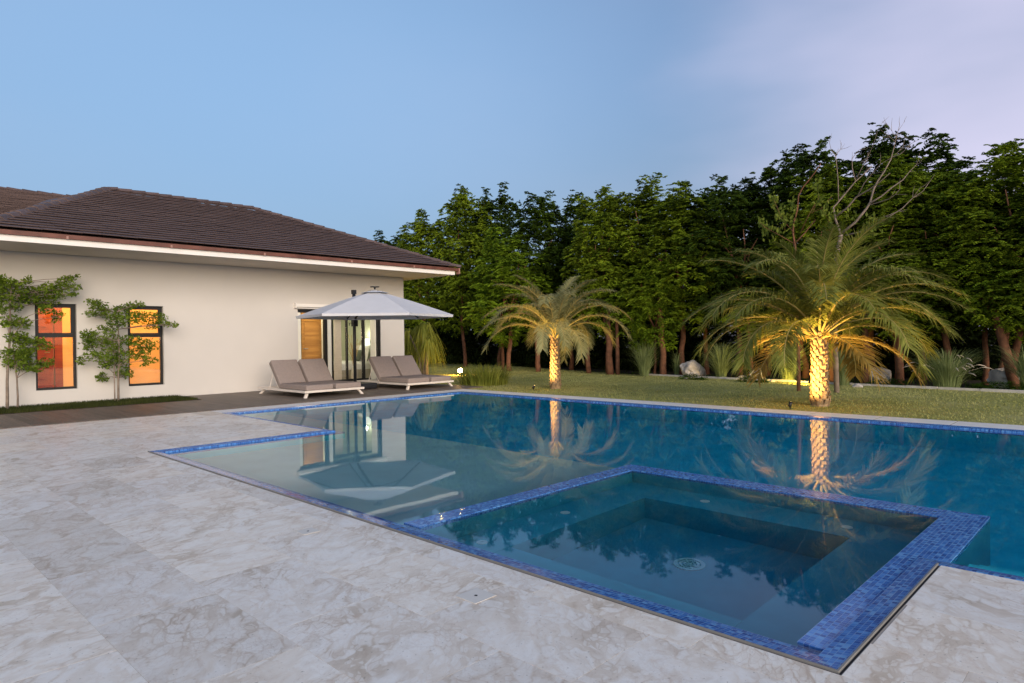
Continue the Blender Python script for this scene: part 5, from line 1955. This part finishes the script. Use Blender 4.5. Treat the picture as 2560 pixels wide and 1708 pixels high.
LIMBS = [([(930, 1325), (900, 1230), (870, 1150), (845, 1010), (900, 950), (1000, 830), (1100, 710), (1190, 630), (1290, 530)], .036, .012, 0.3),
         ([(1100, 700), (1065, 560), (1060, 450), (1110, 380), (1150, 340)], .014, .004, 0.1),
         ([(1110, 680), (1170, 560), (1230, 450), (1260, 380)], .012, .004, -0.1),
         ([(905, 930), (900, 700), (880, 480), (870, 410), (820, 340), (800, 260)], .016, .004, -0.2),
         ([(870, 410), (930, 340), (940, 260)], .007, .003, 0.1),
         ([(880, 1110), (1000, 1020), (1110, 890), (1230, 820), (1320, 760), (1400, 700), (1500, 610)], .028, .006, -0.3),
         ([(1130, 870), (1200, 730), (1290, 620), (1390, 510), (1540, 420)], .014, .004, -0.2),
         ([(950, 1300), (1100, 1180), (1230, 1020), (1270, 950), (1310, 800), (1360, 700), (1430, 600), (1510, 450), (1550, 300), (1570, 200), (1610, 60)], .038, .005, 0.3),
         ([(1570, 200), (1520, 130), (1480, 70)], .006, .003, 0.1), ([(1560, 240), (1640, 195)], .006, .003, 0.0),
         ([(1560, 250), (1500, 200), (1430, 50)], .006, .003, 0.0), ([(1590, 130), (1660, 30)], .005, .002, 0.0),
         ([(1530, 430), (1620, 390), (1680, 340), (1725, 285)], .012, .005, -0.1), ([(1540, 420), (1600, 360), (1650, 310)], .006, .003, 0.1),
         ([(1270, 960), (1400, 880), (1520, 780), (1650, 690), (1720, 600), (1800, 520)], .024, .006, 0.2),
         ([(1270, 980), (1400, 940), (1490, 910), (1560, 860), (1610, 800)], .016, .005, -0.2),
         ([(990, 1330), (1200, 1280), (1330, 1210), (1500, 1110), (1640, 1020), (1760, 900), (1880, 820), (1950, 720)], .022, .005, 0.2),
         ([(1760, 900), (1840, 790)], .007, .003, 0.0), ([(1330, 1165), (1450, 1110), (1600, 1050)], .010, .004, -0.1),
         ([(1360, 100), (1340, 180), (1300, 300), (1240, 430)], .003, .006, 0.0), ([(1340, 140), (1410, 30)], .004, .002, 0.0)]
for (pts, a, b2, bow) in LIMBS:
    mb = MB(); limb(mb, pts, a, b2, bow)
    part(mb, 'branch', MT['palebark'], dead, True)
tr_ = np.random.default_rng(77)
twm = MB()
for (pts, a, b2, bow) in LIMBS:
    for q in range(3 if len(pts) > 2 else 1):
        i = int(tr_.integers(max(1, len(pts) // 2), len(pts)))
        x0, y0 = pts[i]
        px_, py_ = pts[i - 1]
        an = math.atan2(y0 - py_, x0 - px_) + tr_.uniform(-0.8, 0.8)
        l_ = tr_.uniform(60, 150)
        x1, y1 = x0 + l_ * 0.5 * math.cos(an), y0 + l_ * 0.5 * math.sin(an)
        an += tr_.uniform(-0.35, 0.35)
        x2, y2 = x1 + l_ * 0.5 * math.cos(an), y1 + l_ * 0.5 * math.sin(an) - 12
        twm.tube([bt3(x0, y0, bow * i / max(1, len(pts) - 1)), bt3(x1, y1, bow), bt3(x2, y2, bow)], [0.0042, 0.003, 0.0015], 4)
part(twm, 'twigs', MT['palebark'], dead)
# twiggy shrub to its left with larger yellow green leaves
s0_ = bt3(400, 1430)
TWL = Vector((BX, s0_.y - 0.05, ZG))
tw = empty('twiggy_shrub', tuple(TWL), 'thin twiggy shrub with yellow green leaves left of the bare dead tree', 'shrub')
mb = MB()
mb.tube([(TWL.x, TWL.y, ZG - 0.05), (TWL.x, TWL.y, 1.1), tuple(bt3(400, 1430))], [0.045, 0.038, 0.03], 8)
part(mb, 'trunk', MT['bark'], tw, True)
for (pts, a, b2, bow) in [([(400, 1430), (380, 1300), (385, 1200), (430, 1040), (445, 870), (500, 770), (600, 650), (650, 580), (700, 505)], .030, .012, 0.1),
                          ([(405, 1420), (520, 1300), (640, 1150)], .022, .014, 0.2), ([(460, 1310), (560, 1100), (640, 960)], .012, .005, -0.1),
                          ([(590, 1070), (720, 1010), (830, 880)], .008, .004, 0.1), ([(400, 1430), (230, 1330), (60, 1240), (0, 1180)], .012, .004, -0.3),
                          ([(390, 1300), (260, 1150), (160, 920)], .010, .004, -0.2), ([(600, 1080), (680, 900), (660, 760)], .008, .004, 0.2),
                          ([(700, 1020), (760, 1100), (800, 1180)], .006, .003, 0.2)]:
    mb = MB(); limb(mb, pts, a, b2, bow)
    part(mb, 'branch', MT['bark'], tw, True)
rng = np.random.default_rng(91)
LP, LD = [], []
for (x, y, sx, sy, m) in [(160, 960, 45, 90, 40), (235, 1080, 55, 110, 46), (290, 1180, 40, 70, 26), (60, 1250, 70, 60, 34), (15, 1180, 30, 60, 16), (110, 1330, 70, 60, 26),
                          (370, 1010, 35, 100, 28), (400, 1180, 40, 60, 18), (660, 790, 50, 70, 30), (690, 940, 45, 80, 30), (740, 1080, 60, 90, 36), (810, 1130, 40, 70, 22),
                          (220, 1290, 80, 50, 26), (1040, 1110, 60, 60, 14), (1300, 1180, 55, 70, 24), (1320, 1310, 50, 60, 18), (860, 1100, 30, 50, 10)]:
    for k in range(m):
        p = bt3(x + rng.normal(0, sx * 0.6), y + rng.normal(0, sy * 0.6), rng.normal(0, 0.15))
        LP.append(tuple(p)); LD.append(norm(rng.normal(size=3) * 0.6 + np.array([0, 0, 0.9])))
LP, LD = np.array(LP), np.array(LD)
def simple_leaves(P, D, L, W, parent_loc):
    n = len(P)
    s = norm(np.cross(D, rng.normal(size=(n, 3))))
    l_ = L * rng.uniform(0.7, 1.25, (n, 1))
    nn = norm(np.cross(D, s))
    b0 = P - parent_loc
    V = np.stack([b0, b0 + D * l_ * 0.5 + s * W + nn * W * 0.25, b0 + D * l_, b0 + D * l_ * 0.5 - s * W + nn * W * 0.25], 1).reshape(-1, 3)
    return V, np.arange(4 * n).reshape(-1, 4)
V, F = simple_leaves(LP, LD, 0.105, 0.026, np.array(TWL))
link('leaves', np_mesh('leaves', V, F, MT['bright_leaf']), tw)

# ------------------------------------------------------------------ young trees against the house wall
YT = 15.02
def wt3(x, y, dy=0.0):
    return on_y(x / 3.92, 660 + y / 3.92, YT + dy)
def young_tree(label, base_px, trunk_px, clusters, seed, r0_, extra=None, bark='greybark'):
    global rng
    rng = np.random.default_rng(seed)
    b0 = wt3(*base_px)
    loc = Vector((b0.x, YT, STRIP_Z - 0.02))
    t = empty('young_tree', tuple(loc), label, 'tree', 'young trees against the house wall')
    mb = MB()
    P_ = [Vector((loc.x, YT, loc.z - 0.05))] + [wt3(x, y, rng.normal(0, 0.015)) for (x, y) in trunk_px]
    rad = [r0_ * (1 - 0.72 * i / (len(P_) - 1)) for i in range(len(P_))]
    mb.tube(P_, rad, 8)
    part(mb, 'trunk', MT[bark], t, True)
    if extra:
        mb = MB()
        Q = [Vector((wt3(*extra[0]).x, YT - 0.04, loc.z - 0.05))] + [wt3(x, y, -0.03) for (x, y) in extra[1:]]
        mb.tube(Q, [extra_r * (1 - 0.5 * i / (len(Q) - 1)) for i, extra_r in enumerate([0.013] * len(Q))], 7)
        part(mb, 'trunk', MT['palebark'], t, True)
    bmb = MB()
    LPs = []
    fine = []
    for (x0, y0) in trunk_px:
        pass
    tr = [(p, i) for i, p in enumerate(P_)]
    for (cx, cy, rx, ry) in clusters:
        c = wt3(cx, cy, rng.normal(0, 0.10))
        # branch from the trunk point a little lower than the cluster
        best = min(P_[1:], key=lambda q: (q - c).length + (0.6 if q.z > c.z - 0.02 else 0))
        mid = best.lerp(c, 0.55) + Vector((0, 0, 0.02))
        bmb.tube([best, mid, c], [0.008, 0.006, 0.003], 5)
        m = int(0.75 * rx * ry / 60 + 14)
        ang = rng.uniform(0, 6.283, m); rr = 1.15 * np.sqrt(rng.uniform(0, 1, m))
        for a, q in zip(ang, rr):
            p = wt3(cx + rx * q * math.cos(a), cy + ry * q * math.sin(a), 0)
            p.y += (c.y - YT) + rng.normal(0, 0.11)
            k = min(0.0, WALL_Y - 0.04 - p.y)
            LPs.append((p.x, p.y + k, p.z))
        for s_ in range(4):
            a = rng.uniform(0, 6.283)
            e = wt3(cx + rx * 0.8 * math.cos(a), cy + ry * 0.7 * math.sin(a), 0); e.y = c.y + rng.normal(0, 0.06)
            bmb.tube([mid.lerp(c, 0.6), e], [0.004, 0.0015], 4)
    part(bmb, 'branches', MT[bark], t)
    P = np.array(LPs); n = len(P)
    # little whorls of three leaves
    P3_ = np.repeat(P, 3, 0)
    D = norm(rng.normal(size=(3 * n, 3)) * np.array([1, 1, 0.7]) + np.array([0, 0, 0.25]))
    V, F = simple_leaves(P3_, D, 0.058, 0.0145, np.array(loc))
    link('leaves', np_mesh('leaves', V, F, MT['shrub_leaf']), t)
    return t


young_tree('tall young tree with layered foliage at the left edge, in front of the wall', (70, 1410), [(72, 1300), (70, 1150), (80, 950), (95, 750), (100, 600), (98, 450), (105, 320), (115, 230), (120, 190)],
           [(10, 150, 50, 30), (30, 190, 60, 45), (110, 200, 80, 45), (230, 240, 90, 45), (250, 170, 30, 30), (350, 270, 90, 45), (470, 240, 80, 45), (560, 220, 60, 40), (620, 180, 70, 40), (700, 140, 45, 25), (690, 240, 70, 30), (700, 300, 40, 22),
            (560, 300, 90, 45), (480, 370, 110, 50), (580, 520, 40, 55), (440, 450, 70, 40), (60, 310, 80, 55), (180, 330, 90, 50), (300, 330, 80, 45), (30, 440, 60, 50), (140, 420, 70, 40), (120, 560, 110, 45), (230, 590, 80, 40), (70, 590, 60, 25), (-20, 300, 60, 60), (-40, 200, 60, 60)], 901, 0.028)
young_tree('small young tree right beside the tall one at the left edge', (172, 1405), [(175, 1300), (165, 1120), (150, 1020), (135, 900), (130, 760), (128, 640)],
           [(110, 730, 70, 45), (190, 700, 60, 35), (220, 760, 80, 45), (330, 750, 90, 35), (420, 780, 60, 35), (470, 820, 50, 22), (150, 850, 100, 45), (260, 860, 90, 50), (50, 890, 70, 45), (170, 950, 110, 50), (300, 980, 80, 40), (440, 960, 80, 30),
            (400, 1000, 70, 20), (110, 980, 60, 40), (210, 1030, 60, 25), (330, 1030, 40, 25), (250, 920, 60, 40)], 902, 0.018)
young_tree('young tree between the two windows with a pale second stem', (1160, 1350), [(1160, 1250), (1160, 1120), (1165, 1000), (1170, 880), (1165, 760), (1160, 640), (1150, 540), (1130, 480)],
           [(890, 380, 55, 30), (940, 410, 70, 40), (990, 450, 80, 45), (890, 490, 55, 30), (1090, 490, 80, 45), (1200, 450, 70, 45), (1280, 420, 60, 30), (1350, 400, 60, 25), (1150, 560, 110, 50), (1300, 530, 100, 50), (1430, 520, 90, 45), (1540, 530, 60, 50),
            (1500, 600, 70, 35), (1640, 590, 45, 25), (1690, 600, 25, 25), (1050, 640, 90, 45), (880, 690, 80, 40), (830, 720, 40, 30), (850, 800, 60, 45), (960, 760, 100, 50), (1130, 760, 110, 60), (1290, 740, 80, 40), (1340, 790, 100, 40), (1480, 790, 70, 45),
            (1420, 850, 60, 30), (1120, 870, 120, 60), (900, 900, 80, 40), (1290, 880, 100, 50), (1400, 950, 70, 45), (1010, 950, 80, 50), (1180, 960, 90, 45), (795, 940, 28, 45), (1230, 1060, 80, 45), (1250, 1090, 50, 25), (1030, 1110, 60, 40), (1030, 1000, 40, 30)], 903, 0.024, [(1120, 1352), (1122, 1200), (1120, 1050), (1125, 900), (1120, 760)])

print('objects', len(scene.objects), 'tris', sum(len(m.polygons) for m in bpy.data.meshes))
